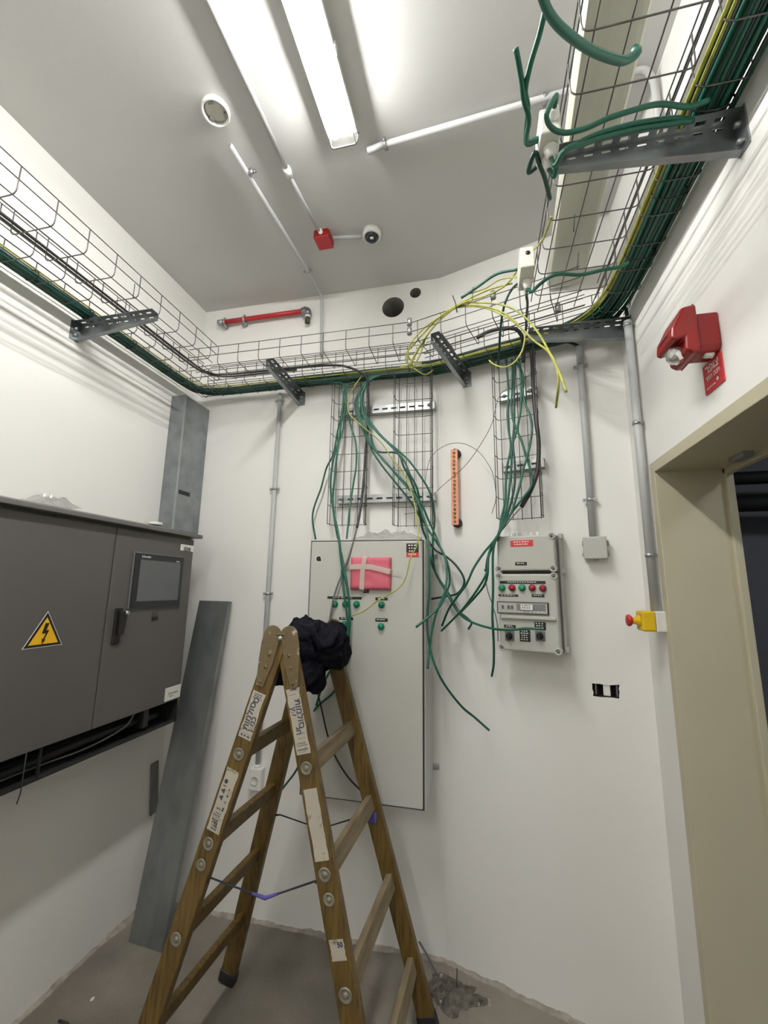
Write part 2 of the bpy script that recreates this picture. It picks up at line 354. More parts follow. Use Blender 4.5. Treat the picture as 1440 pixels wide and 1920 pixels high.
rubble_edge('baseboard_back_right', K0, K0 + DB * LB, NB)

# ================================================================ lights
def luminaire(x0, x1, y0, y1, zb, lit, label, yaw=0.0):
    """linear fluorescent batten: housing against the ceiling, clear curved cover, two tubes"""
    t = thing('fluorescent_light', ((x0 + x1) / 2, (y0 + y1) / 2, zb), label, 'light', 'linear ceiling luminaires')
    cx = (x0 + x1) / 2; w = (x1 - x0)
    L = y1 - y0
    F = Frame(Vector((cx, y1, zb)) - Vector((math.sin(yaw), math.cos(yaw), 0)) * L, (math.cos(yaw), -math.sin(yaw), 0), (0, 0, 1))     # w = -y
    hz = .075 if lit else .07
    MB().prism(F, [(-w * .50, .039), (-w * .50, .058), (-w * .42, hz), (w * .42, hz), (w * .50, .058), (w * .50, .039), (w * .485, .039), (w * .485, .054), (-w * .485, .054), (-w * .485, .039)], -L, 0).build('housing', 'pvcw', t, .004)
    poly = [(-w / 2, .049), (-w / 2, .02), (-w * .44, .004), (-w * .36, 0), (w * .36, 0), (w * .44, .004), (w / 2, .02), (w / 2, .049)]
    m = len(poly); V = [F.p(a, b, -y) for y in (0, L) for a, b in poly]
    fs = [(i, i + 1, i + 1 + m, i + m) for i in range(m - 1)] + [list(range(m)), list(range(m, 2 * m))]
    MB().add(V, fs).build('diffuser', 'diffuser' if lit else 'dusty', t)
    for e in (0, L): MB().tube([F.p(a * 1.015, b - .001, -e) for a, b in poly], .0035, 6).build('gasket', 'greyc' if lit else 'pvcw', t)
    if lit:
        for s_ in (-1, 1): MB().tube([F.p(s_ * w * .452, .0, 0), F.p(s_ * w * .452, .0, -L)], .0014, 5).build('edge_trim', 'greyc', t)
    if lit:
        for sx in (-.027, .027):
            MB().cyl(F.p(sx, .028, -.05), F.p(sx, .028, -L + .05), .009, 14).build('tube', 'tube', t)
            for e in (.03, L - .03): MB().cyl(F.p(sx, .028, -e + .02), F.p(sx, .028, -e - .02), .0085, 12).build('lampholder', 'ivory', t)
        for yy in (.25, .62, 1.0):
            for s in (-1, 1): MB().box(F, s * w * .5 - .006, s * w * .5 + .006, .03, .06, -yy - .012, -yy + .012).build('clip', 'pvcw', t, .001)
    for yy in (.2, L - .2):
        MB().box(F, -.015, .015, hz, H - zb, -yy - .02, -yy + .02).build('mounting_bracket', 'zinc', t)
    return t
zl = H - .094
e0 = atZ(620, 280, zl); e1 = atZ(671, 271, zl)
luminaire(e0.x, e1.x, e0.y - 1.27, e0.y, zl, True, 'lit twin-tube fluorescent light on the ceiling right of the long pale conduit')
luminaire(e0.x, e1.x, e0.y - 4.1, e0.y - 2.83, zl, True, 'added unseen fluorescent light behind the viewer, soft fill for the lower walls')  # rear fixture added out of view as soft fill for the lower walls
zu = CAMH + 1.47
q = atZ(1060, 535, zu)
luminaire(q.x - .085, q.x + .085, q.y - 1.5, q.y, zu, False, 'unlit dusty luminaire hanging above the right-hand wire trays', yaw=math.radians(3.2))

# ================================================================ ceiling fittings
q = atZ(405, 204, H)
t = thing('smoke_detector_base', q, 'white round detector base with open centre on the ceiling', 'detector base')
c = Vector((q.x, q.y, H))
MB().lathe(c, (0, 0, -1), [(0, .05), (.004, .052), (.022, .052), (.024, .048), (.022, .044), (.008, .043), (.008, .0)]).build('ring', 'pvcw', t)
MB().lathe(c, (0, 0, -1), [(.008, .0430), (.0085, .036), (.012, .030), (.009, .015), (.009, 0)]).build('contact_plate', 'ivory', t)
for a in (.5, 2.6, 4.7): MB().box(Frame(c + Vector((math.cos(a), math.sin(a), 0)) * .036, (math.cos(a), math.sin(a), 0), (-math.sin(a), math.cos(a), 0)), -.007, .007, -.008, .008, -.02, -.006).build('terminal', 'zinc', t)
def clampring(p, ax, wn, r, parent, big=1.0):
    """pipe clamp: ring round the pipe, stud to the surface, two bolt ears"""
    p = Vector(p); ax = Vector(ax).normalized(); wn = Vector(wn).normalized(); sd = ax.cross(wn)
    mb = MB(); mb.cyl(p - ax * .007, p + ax * .007, r + .0025, 16)
    for s in (-1, 1):
        F = Frame(p + sd * s * (r + .008 * big), sd, ax); mb.box(F, -.008, .008, -.007, .007, -.003, .003)
        mb.cyl(p + sd * s * (r + .009) + wn * .007, p + sd * s * (r + .009) - wn * .007, .004, 8)
    mb.cyl(p, p - wn * (r + .012), .004, 8)
    return mb.build('clamp', 'zinc', parent)
def conduit(pts, r, label, clamps=(), wn=(0, -1, 0), m='pvc', name='conduit', grp=None, rr=None):
    P = rounded(pts, .05, 5) if rr is None else rounded(pts, rr, 5)
    t = thing(name, P[0], label, 'conduit', grp); MB().tube(P, r, 14).build('pipe', m, t)
    for c, ax in clamps: clampring(c, ax, wn, r, t)
    return t
ZC = H - .022
a = atZ(432, 272, ZC); b = atZ(577, 508, ZC)
pw = atY(603, 565, D - .022); pe = atY(603, 668, D - .022)
cc = atZ(577, 508, ZC); ck = atZ(470, 322, ZC)
conduit([a, b, Vector((pw.x, D - .022, ZC)), pe], .0095, 'grey conduit with an open end near the detector base, bending down the back wall',
        [(ck, b - a), (cc, b - a)], (0, 0, -1))
p = atY(604, 610, D - .022)
ZW = H - .010; a0 = atZ(540, 322, ZW); b0 = Vector((a0.x + .01, a0.y - 2.6, ZW)); r0 = atZ(604, 445, ZC)
t = conduit([a0, b0], .0095, 'pale conduit running along the ceiling left of the lit fluorescent light', [], (0, 0, -1), 'pvcc')
MB().cyl(a0 - Vector((0, .02, 0)), a0 + Vector((0, .02, 0)), .017, 14).build('coupling', 'pvcw', t)
conduit([a0 + Vector((0, .021, 0)), Vector((r0.x, r0.y - .02, ZC))], .008, 'thin grey conduit between the pale conduit coupling and the red box', [], (0, 0, -1))
rb = thing('junction_box', atZ(607, 456, H), 'red square junction box on the ceiling', 'junction box')
c = atZ(607, 452, H - .03); F = Frame((c.x, c.y, H), (1, -.05, 0), (.05, 1, 0))
F = Frame((c.x, c.y, H), (1, 0, 0), (0, -1, 0))
MB().prism(F, [(-.042, -.035), (-.034, -.045), (.034, -.045), (.042, -.035), (.042, .035), (.034, .045), (-.034, .045), (-.042, .035)], 0, .034).build('body', 'red', rb, .003)
MB().prism(F, [(-.040, -.043), (.040, -.043), (.040, .043), (-.040, .043)], .036, .042).build('lid', 'redp', rb, .002)
MB().cyl(F.p(0, .03, .02), F.p(0, .06, .02), .012, 12).build('gland', 'pvcw', rb)
cm = atZ(697, 441, H - .02)
conduit([Vector((c.x + .05, c.y, ZC)), Vector((cm.x - .055, cm.y - .005, ZC))], .009, 'short grey conduit joining the red box to the dome camera', [], (0, 0, -1))
t = thing('dome_camera', (cm.x, cm.y, H), 'white round ceiling camera with a black dome', 'camera'); o = Vector((cm.x, cm.y, H))
MB().lathe(o, (0, 0, -1), [(0, .047), (.028, .047), (.034, .043), (.034, .036), (.03, .034)]).build('base', 'pvcw', t)
MB().lathe(o, (0, 0, -1), [(.028, .035)] + [(.03 + .026 * math.sin(k * math.pi / 14), .034 * math.cos(k * math.pi / 14)) for k in range(8)]).build('dome', 'bezel', t)
MB().box(Frame(o + Vector((.006, -.016, -.052)), (1, 0, 0), (0, 1, 0)), -.010, .008, -.006, .006, -.003, .003).build('lens_cover', 'pvcw', t, .002)
a = atZ(690, 283, ZC); b = atZ(1078, 168, ZC); e = Vector((XR - .05, b.y + (b.y - a.y) * .3, ZC))
k1 = atZ(722, 270, ZC); k2 = atZ(1022, 188, ZC)
t = conduit([k1, e, Vector((XR - .022, e.y + .02, ZC - .03)), Vector((XR - .022, e.y + .02, ZC - .3))], .011, 'pale conduit crossing the ceiling towards the right wall behind the green cables',
        [(k1, b - a), (k2, b - a)], (0, 0, -1), 'pvcc')
MB().cyl(a, k1, .013, 12).build('sleeve', 'pvc', t)

# ================================================================ red pipe with fittings on the back wall
t = thing('gas_pipe', atY(490, 595, D - .03), 'short red pipe with galvanised elbows high on the back wall', 'pipe')
p0 = atY(413, 607, D - .035); p1 = atY(572, 581, D - .035); p1.z = p0.z = (p0.z + p1.z) / 2
MB().cyl(p0, p1, .0145, 16).build('pipe', 'redp', t)
MB().cyl(p0 - Vector((.012, 0, 0)), p0 + Vector((.02, 0, 0)), .019, 14).build('end_cap', 'zinc', t)
mb = MB(); mb.tube(rounded([p1 - Vector((.02, 0, 0)), p1 + Vector((.02, 0, 0)), p1 + Vector((.02, 0, -.035))], .015), .022, 14); mb.build('elbow', 'galv', t)
q = p1 + Vector((.02, 0, -.035))
MB().cyl(q, q - Vector((0, 0, .014)), .017, 14).build('collar', 'pvcw', t); MB().cyl(q - Vector((0, 0, .014)), q - Vector((0, 0, .05)), .0155, 14).build('nipple', 'rust', t)
for x in (.03, .17, .58):
    c = p0 + Vector((x, 0, 0)); clampring(c, (1, 0, 0), (0, -1, 0), .0145, t)
    MB().cyl(c + Vector((0, .03, -.02)), c + Vector((0, 0, -.028)), .012, 10).build('clamp_foot', 'zinc', t)

# ================================================================ wire basket trays
RW = .0020
def tray(o, d, s, L, Wd, hgt, nb, label, up=(0, 0, 1), ph=.05, sp=.1175, m='wire', couplers=(), first=True):
    o = Vector(o); d = Vector(d).normalized(); s = Vector(s).normalized(); up = Vector(up)
    t = thing('wire_basket_tray', o, label, 'cable tray', 'wire basket cable trays')
    mb = MB()
    for k in range(nb):
        q = o + s * (Wd * (k + .35) / (nb - .3)); mb.tube([q, q + d * L], RW, 5)
    for sd in (0, Wd):
        for hh in (hgt, hgt * .5):
            q = o + s * sd + up * hh; mb.tube([q, q + d * L], RW, 5)
    x = ph
    while x < L:
        q = o + d * x - up * RW * 1.6
        mb.tube(rounded([q + up * hgt, q, q + s * Wd, q + s * Wd + up * hgt], .022, 3), RW, 5); x += sp
    mb.build('wire_mesh', m, t)
    for c in couplers:
        c = Vector(c); MB().cyl(c - up * .016, c + up * .016, .012, 10).build('coupler', 'zinc', t)
    return t
TH = .095
yo, yi = D - .405, D - .215
lo_o = XL + .408; lo_w = .185
tray((lo_o, -1.5, TZ), (0, 1, 0), (-1, 0, 0), 1.5 + 1.79, lo_w, TH, 4, 'outer wire basket tray along the left wall holding grey and black cables', ph=.07)
tray((XL + .208, -1.5, TZ), (0, 1, 0), (-1, 0, 0), 1.5 + 2.13, .15, TH, 3, 'inner wire basket tray along the left wall with the green bundle', ph=.04)
tray((lo_o - .17, D - .405, TZ), (1, 0, 0), (0, 1, 0), 1.20, .185, TH, 4, 'outer wire basket tray along the back wall above the wooden ladder', ph=.06, couplers=[(KX - .105, D - .405, TZ + TH), (KX - .105, D - .405, TZ + TH * .5)])
tray((XL + .07, D - .205, TZ), (1, 0, 0), (0, 1, 0), 1.45, .165, TH, 3, 'inner wire basket tray along the back wall under the green bundle', ph=.03)
tray(K0 + NB * .41 + DB * .02 + Vector((0, 0, TZ)), DB, -NB, .74, .185, TH, 4, 'outer wire basket tray on the angled wall below the yellow loops', ph=.04, couplers=[K0 + NB * .41 + DB * .42 + Vector((0, 0, TZ + TH)), K0 + NB * .3 + DB * .66 + Vector((0, 0, TZ + .02))])
tray(K0 + NB * .205 + DB * .0 + Vector((0, 0, TZ)), DB, -NB, .82, .17, TH, 3, 'inner wire basket tray on the angled wall behind the yellow loops', ph=.08)
tray((.235, -1.5, TZ + .006), (0, 1, 0), (1, 0, 0), 1.5 + 1.70, .262, TH, 4, 'wide outer wire basket tray along the right side below the unlit luminaire', ph=.015, sp=.1185)
tray((.514, -1.5, TZ + .006), (0, 1, 0), (1, 0, 0), 1.5 + 1.80, .118, TH, 3, 'narrow inner wire basket tray against the right wall with the thick bundle', ph=.06, sp=.1185)
# vertical drops
V3 = Vector((0, 0, CAMH))
def drop(F, u0, u1, z0, z1, label):
    return tray(F.p(u0, CAMH + z0, .045), (0, 0, 1), F.u, z1 - z0, u1 - u0, .075, 5, label, up=F.w, ph=.006, sp=.1)
drop(FA, -.785, -.585, .325, 1.16, 'vertical wire basket above the left part of the grey cabinet')
drop(FA, -.433, -.232, .315, 1.16, 'vertical wire basket just left of the copper bar')
drop(FB, .325, .522, .32, 1.16, 'vertical wire basket on the angled wall above the small control panel')
def strut(F, u0, u1, z, label):
    t = thing('slotted_rail', F.p((u0 + u1) / 2, CAMH + z, .01), label, 'rail', 'slotted rails behind the vertical baskets')
    L = u1 - u0; n = int(L / .05); sl = [(.008 + k * L / n, .008 + k * L / n + L / n * .6, .014, .024) for k in range(n)]
    mb = MB(); mb.perf(F.p(u0, CAMH + z - .02, .036), L, .04, F.u, F.v, F.w, sl)
    mb.box(F, u0, u1, CAMH + z - .022, CAMH + z - .02, .0, .038); mb.box(F, u0, u1, CAMH + z + .02, CAMH + z + .022, .0, .038)
    mb.build('channel', 'zinc', t)
    for u in (u0 + .03, u1 - .03): MB().cyl(F.p(u, CAMH + z, .036), F.p(u, CAMH + z, .046), .008, 6).build('bolt', 'zinc', t)
    return t
strut(FA, -.775, -.222, .985, 'upper slotted rail joining the two vertical baskets on the back wall')
strut(FA, -.765, -.222, .475, 'lower slotted rail joining the two vertical baskets on the back wall')
strut(FB, .33, .515, .95, 'upper slotted rail behind the basket on the angled wall')
strut(FB, .335, .53, .585, 'lower slotted rail behind the basket on the angled wall')

# cantilever brackets: slotted channel open towards the viewer
def bracket(base, out, L, open_dir, label, hb=.095, ht=.05, dep=.04):
    """base: point on the wall at tray level; out: away from the wall; channel opens to open_dir"""
    base = Vector(base); out = Vector(out).normalized(); od = Vector(open_dir).normalized(); dn = Vector((0, 0, -1))
    t = thing('cantilever_bracket', base, label, 'bracket', 'cantilever brackets under the trays')
    mb = MB(); n = 9; st = L * .92 / n
    sl = [(.03 + k * st, .03 + k * st + st * .55, dep * .35, dep * .6) for k in range(n)]
    mb.perf(base, L, dep, out, od, dn, sl)                       # top flange
    a = [base, base + out * L, base + out * L + dn * ht, base + dn * hb]
    # web, slotted upper strip then the tapered rest
    mb.perf(base, L, .022, out, dn, od, [(.03 + k * st, .03 + k * st + st * .5, .008, .015) for k in range(n)])
    w = [base + dn * .022, base + out * L + dn * .022, base + out * L + dn * ht, base + dn * hb]; mb.hexa(w, [x + od * .002 for x in w])
    f = [base + dn * hb, base + out * L + dn * ht, base + out * L + dn * ht + od * dep * .5, base + dn * hb + od * dep * .5]; mb.hexa(f, [x + dn * .002 for x in f])
    mb.build('arm', 'galv', t)
    F = Frame(base, od, (0, 0, 1)); w_ = F.w if F.w.dot(out) > 0 else F.w
    mb = MB(); q = [base + od * x + Vector((0, 0, z)) for x, z in ((-.001, -hb - .004), (dep + .003, -hb - .004), (dep + .003, .004), (-.001, .004))]
    mb.hexa(q, [x + out * .004 for x in q]); mb.build('wall_plate', 'galv', t)
    for z in (-.03, -hb + .02): MB().cyl(base + od * dep * .55 + Vector((0, 0, z)), base + od * dep * .55 + Vector((0, 0, z)) + out * .016, .008, 6).build('bolt', 'zinc', t)
    return t
BZ = TZ - .006
bracket((XL, atX(148, 625, XL).y, BZ), (1, 0, 0), .415, (0, -1, 0), 'cantilever bracket on the left wall', .08, .03)
bracket((-1.045, D, BZ), (0, -1, 0), .40, (1, 0, 0), 'cantilever bracket on the back wall above the ladder', .075, .045, .042)
bracket(K0 + DB * .135 + Vector((0, 0, BZ)), NB, .43, DB, 'cantilever bracket beneath the middle of the yellow loops', .075, .045, .042)
bracket((XR, CORY - .10, BZ), (-1, 0, 0), .41, (0, -1, 0), 'cantilever bracket in the right back corner above the wall conduit', .085, .05)
bracket((XR, 1.03, BZ + .004), (-1, 0, 0), .415, (0, -1, 0), 'large slotted cantilever bracket on the right wall near the top of the photo', .1, .05)

# ================================================================ wall conduits
def wallpipe(F, a, b, r, off, label, cl, m='pvc'):
    ua = F.px(*a, off); ub = F.px(*b, off); u = (ua[0] + ub[0]) / 2
    t = thing('conduit', F.p(u, ub[1], off), label, 'conduit', 'vertical wall conduits')
    MB().cyl(F.p(u, ub[1], off), F.p(u, ua[1], off), r, 14).build('pipe', m, t)
    for (x, y) in cl:
        v = F.px(x, y, off)[1]; clampring(F.p(u, v, off), (0, 0, 1), F.w, r, t)
    return u, ua[1], ub[1]
uA, _, vA = wallpipe(FA, (527, 738), (481, 1440), .0125, .022, 'thin grey conduit down the back wall behind the ladder to the socket', [(526, 752), (514, 917), (503, 1113)])
uB, _, vB = wallpipe(FB, (1085, 650), (1112, 1006), .0145, .024, 'grey conduit down the angled wall into the grey junction box', [(1088, 687), (1107, 937)])
uR, _, vR = wallpipe(FR, (1178, 600), (1228, 1150), .0155, .024, 'tall grey conduit down the right wall corner to the emergency stop', [(1180, 605), (1194, 795), (1215, 1042)])
# socket
t = thing('wall_socket', FA.p(uA, vA - .05, 0), 'white wall socket at the foot of the thin conduit', 'socket')
MB().box(FA, uA - .034, uA + .034, vA - .10, vA + .004, 0, .042).build('body', 'pvcw', t, .006); c = FA.p(uA, vA - .052, .042)
MB().lathe(c, FA.w, [(0, .022), (.004, .022), (.004, .018), (.001, .017), (.001, 0)]).build('socket_face', 'ivory', t)
MB().cyl(FA.p(uA, vA, .022), FA.p(uA, vA + .02, .022), .016, 14).build('gland', 'pvcw', t)
# grey junction box
c0 = FB.px(1092, 1008, .06); c1 = FB.px(1138, 1046, .06)
t = thing('junction_box', FB.p((c0[0] + c1[0]) / 2, c1[1], 0), 'square grey junction box at the end of the conduit on the angled wall', 'junction box')
MB().box(FB, c0[0] + .004, c1[0], c1[1], c0[1], .0, .046).build('body', 'boxgrey', t, .003)
MB().box(FB, c0[0], c1[0] + .004, c1[1] - .003, c0[1] + .003, .048, .06).build('lid', 'boxgrey', t, .004)
for (s, e) in ((c0[0] - .006, c0[0] + .004), (c1[0], c1[0] + .01)):
    for z in (.25, .75): v = c1[1] + (c0[1] - c1[1]) * z; MB().cyl(FB.p(s, v, .025), FB.p(e, v, .025), .012, 10).build('knockout', 'boxgrey', t)
MB().cyl(FB.p((c0[0] + c1[0]) / 2, c1[1] - .008, .025), FB.p((c0[0] + c1[0]) / 2, c1[1], .025), .01, 10).build('knockout', 'boxgrey', t)
# emergency stop
e = hitn(1236, 1166, (XR - .03, 0, 0), Vector((1, 0, 0)))
F = Frame((XR, FR.o.y - uR, e.z), (0, -1, 0))
t = thing('emergency_stop_button', F.p(0, 0, 0), 'yellow emergency stop box with a red mushroom button beside the doorway', 'emergency stop')
MB().box(F, -.034, .034, -.036, .036, 0, .036).build('back_box', 'pvcw', t, .003)
MB().box(F, -.034, .034, -.036, .036, .0365, .082).build('cover', 'ylw', t, .007, 3)
MB().lathe(F.p(0, 0, .082), F.w, [(0, .022), (.004, .022), (.006, .015), (.022, .012), (.022, 0)]).build('collar', 'ylw', t)
MB().lathe(F.p(0, 0, .104), F.w, [(0, .012), (.006, .020), (.012, .022), (.018, .019), (.02, .008), (.02, 0)]).build('mushroom_button', 'redp', t)
# wall cut-out for a socket
t = thing('socket_cutout_insert', FB.p((s0[0] + s1[0]) / 2, s1[1], -.04), 'white strip inside the broken rectangular cut-out low on the angled wall', 'box insert')
um = FB.px(1137, 1295)[0]; MB().box(FB, um - .012, um + .014, s1[1] + .003, s0[1] - .003, -.03, -.005).build('strip', 'pvcw', t, .002)
for u in (s0[0] + .010, s1[0] - .010): MB().box(FB, u - .003, u + .003, s1[1] + .002, s0[1] - .002, -.05, -.012).build('back_box_rim', 'greyc', t)

# ================================================================ sounder and its sign
sc = atX(1336, 634, XR); F = Frame((XR, sc.y, sc.z), (0, -1, 0))
t = thing('alarm_sounder', sc, 'red fire alarm sounder with a clear flasher on the right wall', 'alarm sounder')
MB().prism(F, [(-.042, -.04), (-.03, -.056), (.03, -.056), (.042, -.04), (.042, .055), (-.042, .055)], 0, .055).build('back_box', 'red', t, .006, 3)
# body profile in (w, v) extruded along u
prof = [(.055, .078), (.090, .073), (.120, .014), (.124, -.018), (.112, -.022), (.090, -.016), (.092, -.054), (.076, -.064), (.055, -.064)]
n = len(prof); V = [F.p(x, v, w) for x in (-.054, .054) for w, v in prof]
MB().add(V, [list(range(n)), list(range(n, 2 * n))[::-1]] + [(i, (i + 1) % n, (i + 1) % n + n, i + n) for i in range(n)]).build('body', 'red', t, .008, 3)
n2 = MB(); n2.box(F, -.0515, .0515, -.0655, .0795, .060, .064); n2.build('seam', 'red', t, .004)
MB().lathe(F.p(0, -.036, .088), (F.w * .75 - F.v * .65), [(0, .025), (.010, .027), (.022, .023), (.031, .012), (.033, 0)], 12).build('flasher_lens', 'chrome', t).data.polygons.foreach_set('use_smooth', [False] * (12 * 4 + 2))
mb = MB()
for k in range(4): mb.box(F, -.025, .025, .030 - k * .009, .034 - k * .009, .100 + k * .005, .1065 + k * .0052)
mb.build('sound_slots', 'blk', t)
MB().cyl(F.p(.015, -.0575, .012), F.p(.015, -.055, .034), .010, 8).build('knockout', 'white', t)
g = [FR.px(*p) for p in ((1319, 690), (1353, 658), (1362, 712), (1327, 741))]
u0, u1 = (g[0][0] + g[3][0]) / 2, (g[1][0] + g[2][0]) / 2; v1, v0 = (g[0][1] + g[1][1]) / 2, (g[2][1] + g[3][1]) / 2
t = thing('wall_sign', FR.p((u0 + u1) / 2, v0, 0), 'small red sign with white Hebrew lettering below the sounder', 'sign')
MB().box(FR, u0, u1, v0, v1, 0.0005, .004).build('plate', 'redl', t)
um = (u0 + u1) / 2; hh = v1 - v0
text('רפוצ', FR, um, v1 - hh * .23, .0042, .034, 'white', t, bold=.0006)
text('רדח הנפ', FR, um, v1 - hh * .52, .0042, .020, 'white', t, bold=.0003)
mb = MB(); fake_lines(mb, FR, u0 + .012, um + .012, v0 + hh * .13, .004, .0042, 6); mb.prism(FR, disc_poly(um + .02, v0 + hh * .23, .0055, 12), .0042, .0046); mb.build('small_print', 'white', t)

# ================================================================ earth busbar
p0 = FB.px(849, 843, .05); p1 = FB.px(855, 984, .05); u = (p0[0] + p1[0]) / 2
t = thing('copper_busbar', FB.p(u, p1[1], 0), 'copper earthing bar with a row of bolts on the wall', 'busbar')
MB().box(FB, u - .018, u + .018, p1[1], p0[1], .042, .049).build('bar', 'copper', t, .001)
for k in range(18):
    v = p0[1] - .018 - k * (p0[1] - p1[1] - .036) / 17; MB().cyl(FB.p(u + .001, v, .049), FB.p(u + .001, v, .056), .0065, 6).build('bolt', 'brass', t)
for v in (p0[1] - .014, p1[1] + .014): MB().lathe(FB.p(u, v, 0), FB.w, [(0, .022), (.008, .024), (.018, .018), (.028, .024), (.042, .02)], 18).build('insulator', 'black', t)

# ================================================================ small control panel
FE = Frame(FB.p(0, 0, 0), FB.u); dE = .15
e = lambda x, y, off=dE: FE.px(x, y, off)
x0 = e(931, 1010)[0]; x1 = e(1037, 1010)[0]; zt = e(980, 1004)[1]; zb = e(985, 1222)[1]; zm0 = e(980, 1070)[1]; zm1 = e(980, 1076)[1]
t = thing('control_panel', FB.p((x0 + x1) / 2, zb, 0), 'grey two-part control panel with coloured buttons on the angled wall', 'control panel')
MB().box(FB, x0 + .01, x1 + .018, zb - .004, zt + .004, 0, .085).build('back_box', 'boxgrey', t, .012, 3)
MB().box(FB, x0, x1 + .004, zm0, zt, .088, dE).build('upper_lid', 'boxgrey', t, .008, 3)
MB().box(FB, x0, x1 + .004, zb, zm1, .088, dE).build('lower_lid', 'boxgrey', t, .008, 3)
MB().box(FB, x0 + .004, x1 + .012, zb, zt, .084, .09).build('gasket', 'greyc', t)
for (a, b) in ((x0 + .006, zt - .008), (x1 - .006, zt - .008), (x0 + .006, zm0 + .008), (x1 - .006, zm0 + .008), (x0 + .006, zm1 - .009), (x1 - .006, zm1 - .009), (x0 + .008, zb + .01), (x1 - .004, zb + .01)):
    s = MB().lathe(FB.p(a, b, dE - .03), FB.w, [(0, .0145), (.033, .0145), (.034, .011), (.030, .009), (.030, 0)], 16).build('corner_screw', 'boxgrey', t)
    MB().cyl(FB.p(a, b, dE - .001), FB.p(a, b, dE + .0025), .006, 10).build('screw_head', 'greyc', s)
for k in range(6):
    a = x0 + .03 + k * .026; MB().lathe(FB.p(a, zt + .002, .06), (0, 0, 1), [(0, .011), (.006, .011), (.007, .009), (.02, .009), (.022, .005)], 6).build('cable_gland', 'pvcw', t)
for a in (x1 + .012,):
    for b in (zt, zm0, zb + .01): MB().box(FB, a - .004, a + .014, b - .012, b + .012, .02, .075).build('hinge_lug', 'boxgrey', t, .004)
def lab(F, P0, P1, off, m, t, name='label_plate', th=.0012, rows=0, inkm='white', cols=4, bev=0):
    a = F.px(*P0, off); b = F.px(*P1, off); u0, u1 = sorted((a[0], b[0])); v0, v1 = sorted((a[1], b[1]))
    o = MB().box(F, u0, u1, v0, v1, off, off + th).build(name, m, t, bev)
    if rows:
        mb = MB(); hh = (v1 - v0) / (rows + .6)
        for k in range(rows):
            ins = (u1 - u0) * random.uniform(.1, .22); fake_lines(mb, F, u0 + ins, u1 - ins, v1 - hh * (k + .85), hh * .42, off + th, cols)
        mb.build('small_print', inkm, o)
    return o
o = lab(FB, (957, 1014), (1000, 1024), dE, 'redl', t, rows=2, cols=6)
lab(FB, (966, 1054), (988, 1060), dE, 'blk', t, rows=1)
lab(FB, (937, 1089), (1023, 1095), dE, 'blk', t, rows=1, cols=12)
lab(FB, (935, 1114), (972, 1119), dE, 'blk', t, rows=1, cols=5); lab(FB, (997, 1114), (1021, 1120), dE, 'blk', t, rows=1)
for (x, y, c) in ((940, 1102, 'btn_g'), (959, 1102, 'btn_r'), (978, 1102, 'btn_g'), (997, 1102, 'btn_r'), (1017, 1103, 'btn_r')):
    a, b = e(x, y, dE + .012); o = MB().lathe(FB.p(a, b, dE), FB.w, [(0, .013), (.006, .013), (.007, .0115), (.014, .011), (.016, .007), (.016, 0)], 18).build('push_button', c, t)
    MB().lathe(FB.p(a, b, dE), FB.w, [(0, .0155), (.004, .0155), (.005, .0135)], 18).build('button_collar', 'greyc', o)
# window with breakers
a = e(932, 1127); b = e(1030, 1154)
o = MB().box(FB, a[0], b[0], b[1], a[1], dE + .0, dE + .006).build('breaker_window_frame', 'blk', t, .003)
MB().box(FB, a[0] + .006, b[0] - .006, b[1] + .006, a[1] - .006, dE + .006, dE + .0075).build('breaker_strip', 'boxgrey', o)
MB().box(FB, a[0] + .085, b[0] - .012, b[1] + .016, a[1] - .008, dE + .0076, dE + .0085).build('blanking_plate', 'greyc', o)
for k in (.022, .047, .062): MB().box(FB, a[0] + k, a[0] + k + .009, b[1] + .02, b[1] + .036, dE + .0076, dE + .012).build('breaker_toggle', 'blk', o)
for k in range(6): MB().box(FB, a[0] + .105 + k * .016, a[0] + .113 + k * .016, b[1] + .009, b[1] + .014, dE + .0076, dE + .01).build('terminal_mark', 'ivory', o)
MB().box(FB, a[0] + .002, b[0] - .002, b[1] + .002, a[1] - .002, dE + .013, dE + .016).build('clear_cover', 'cover', t, .001)
lab(FB, (976, 1133), (999, 1144), dE + .017, 'white', t, rows=2, inkm='blk', name='paper_label')
MB().box(FB, x0 + .01, x1 - .004, b[1] - .02, b[1] - .006, dE, dE + .012).build('ledge', 'boxgrey', t, .003)
for (x, y, ya) in ((956, 1192, 1170), (1013, 1192, 1168)):
    a, b = e(x, y, dE); MB().box(FB, a - .019, a + .019, b - .02, b + .02, dE, dE + .006).build('switch_plate', 'greyc', t, .002)
    o = MB().lathe(FB.p(a, b, dE + .006), FB.w, [(0, .014), (.008, .013), (.009, 0)], 16).build('rotary_switch', 'blk', t); MB().box(FB, a - .005, a + .005, b - .014, b + .014, dE + .014, dE + .028).build('handle', 'blk', o, .002)
lab(FB, (945, 1171), (967, 1178), dE, 'blk', t, rows=2, cols=3); lab(FB, (1002, 1166), (1024, 1182), dE, 'blk', t, rows=3, cols=3); lab(FB, (974, 1180), (995, 1204), dE, 'blk', t, rows=5, cols=3)
mb = MB()
for a, r in ((x0 + .05, .009), (x0 + .09, .007), (x0 + .14, .007)): mb.cyl(FB.p(a, zb - .012, .05), FB.p(a, zb, .05), r, 10)
mb.build('bottom_glands', 'pvcw', t)

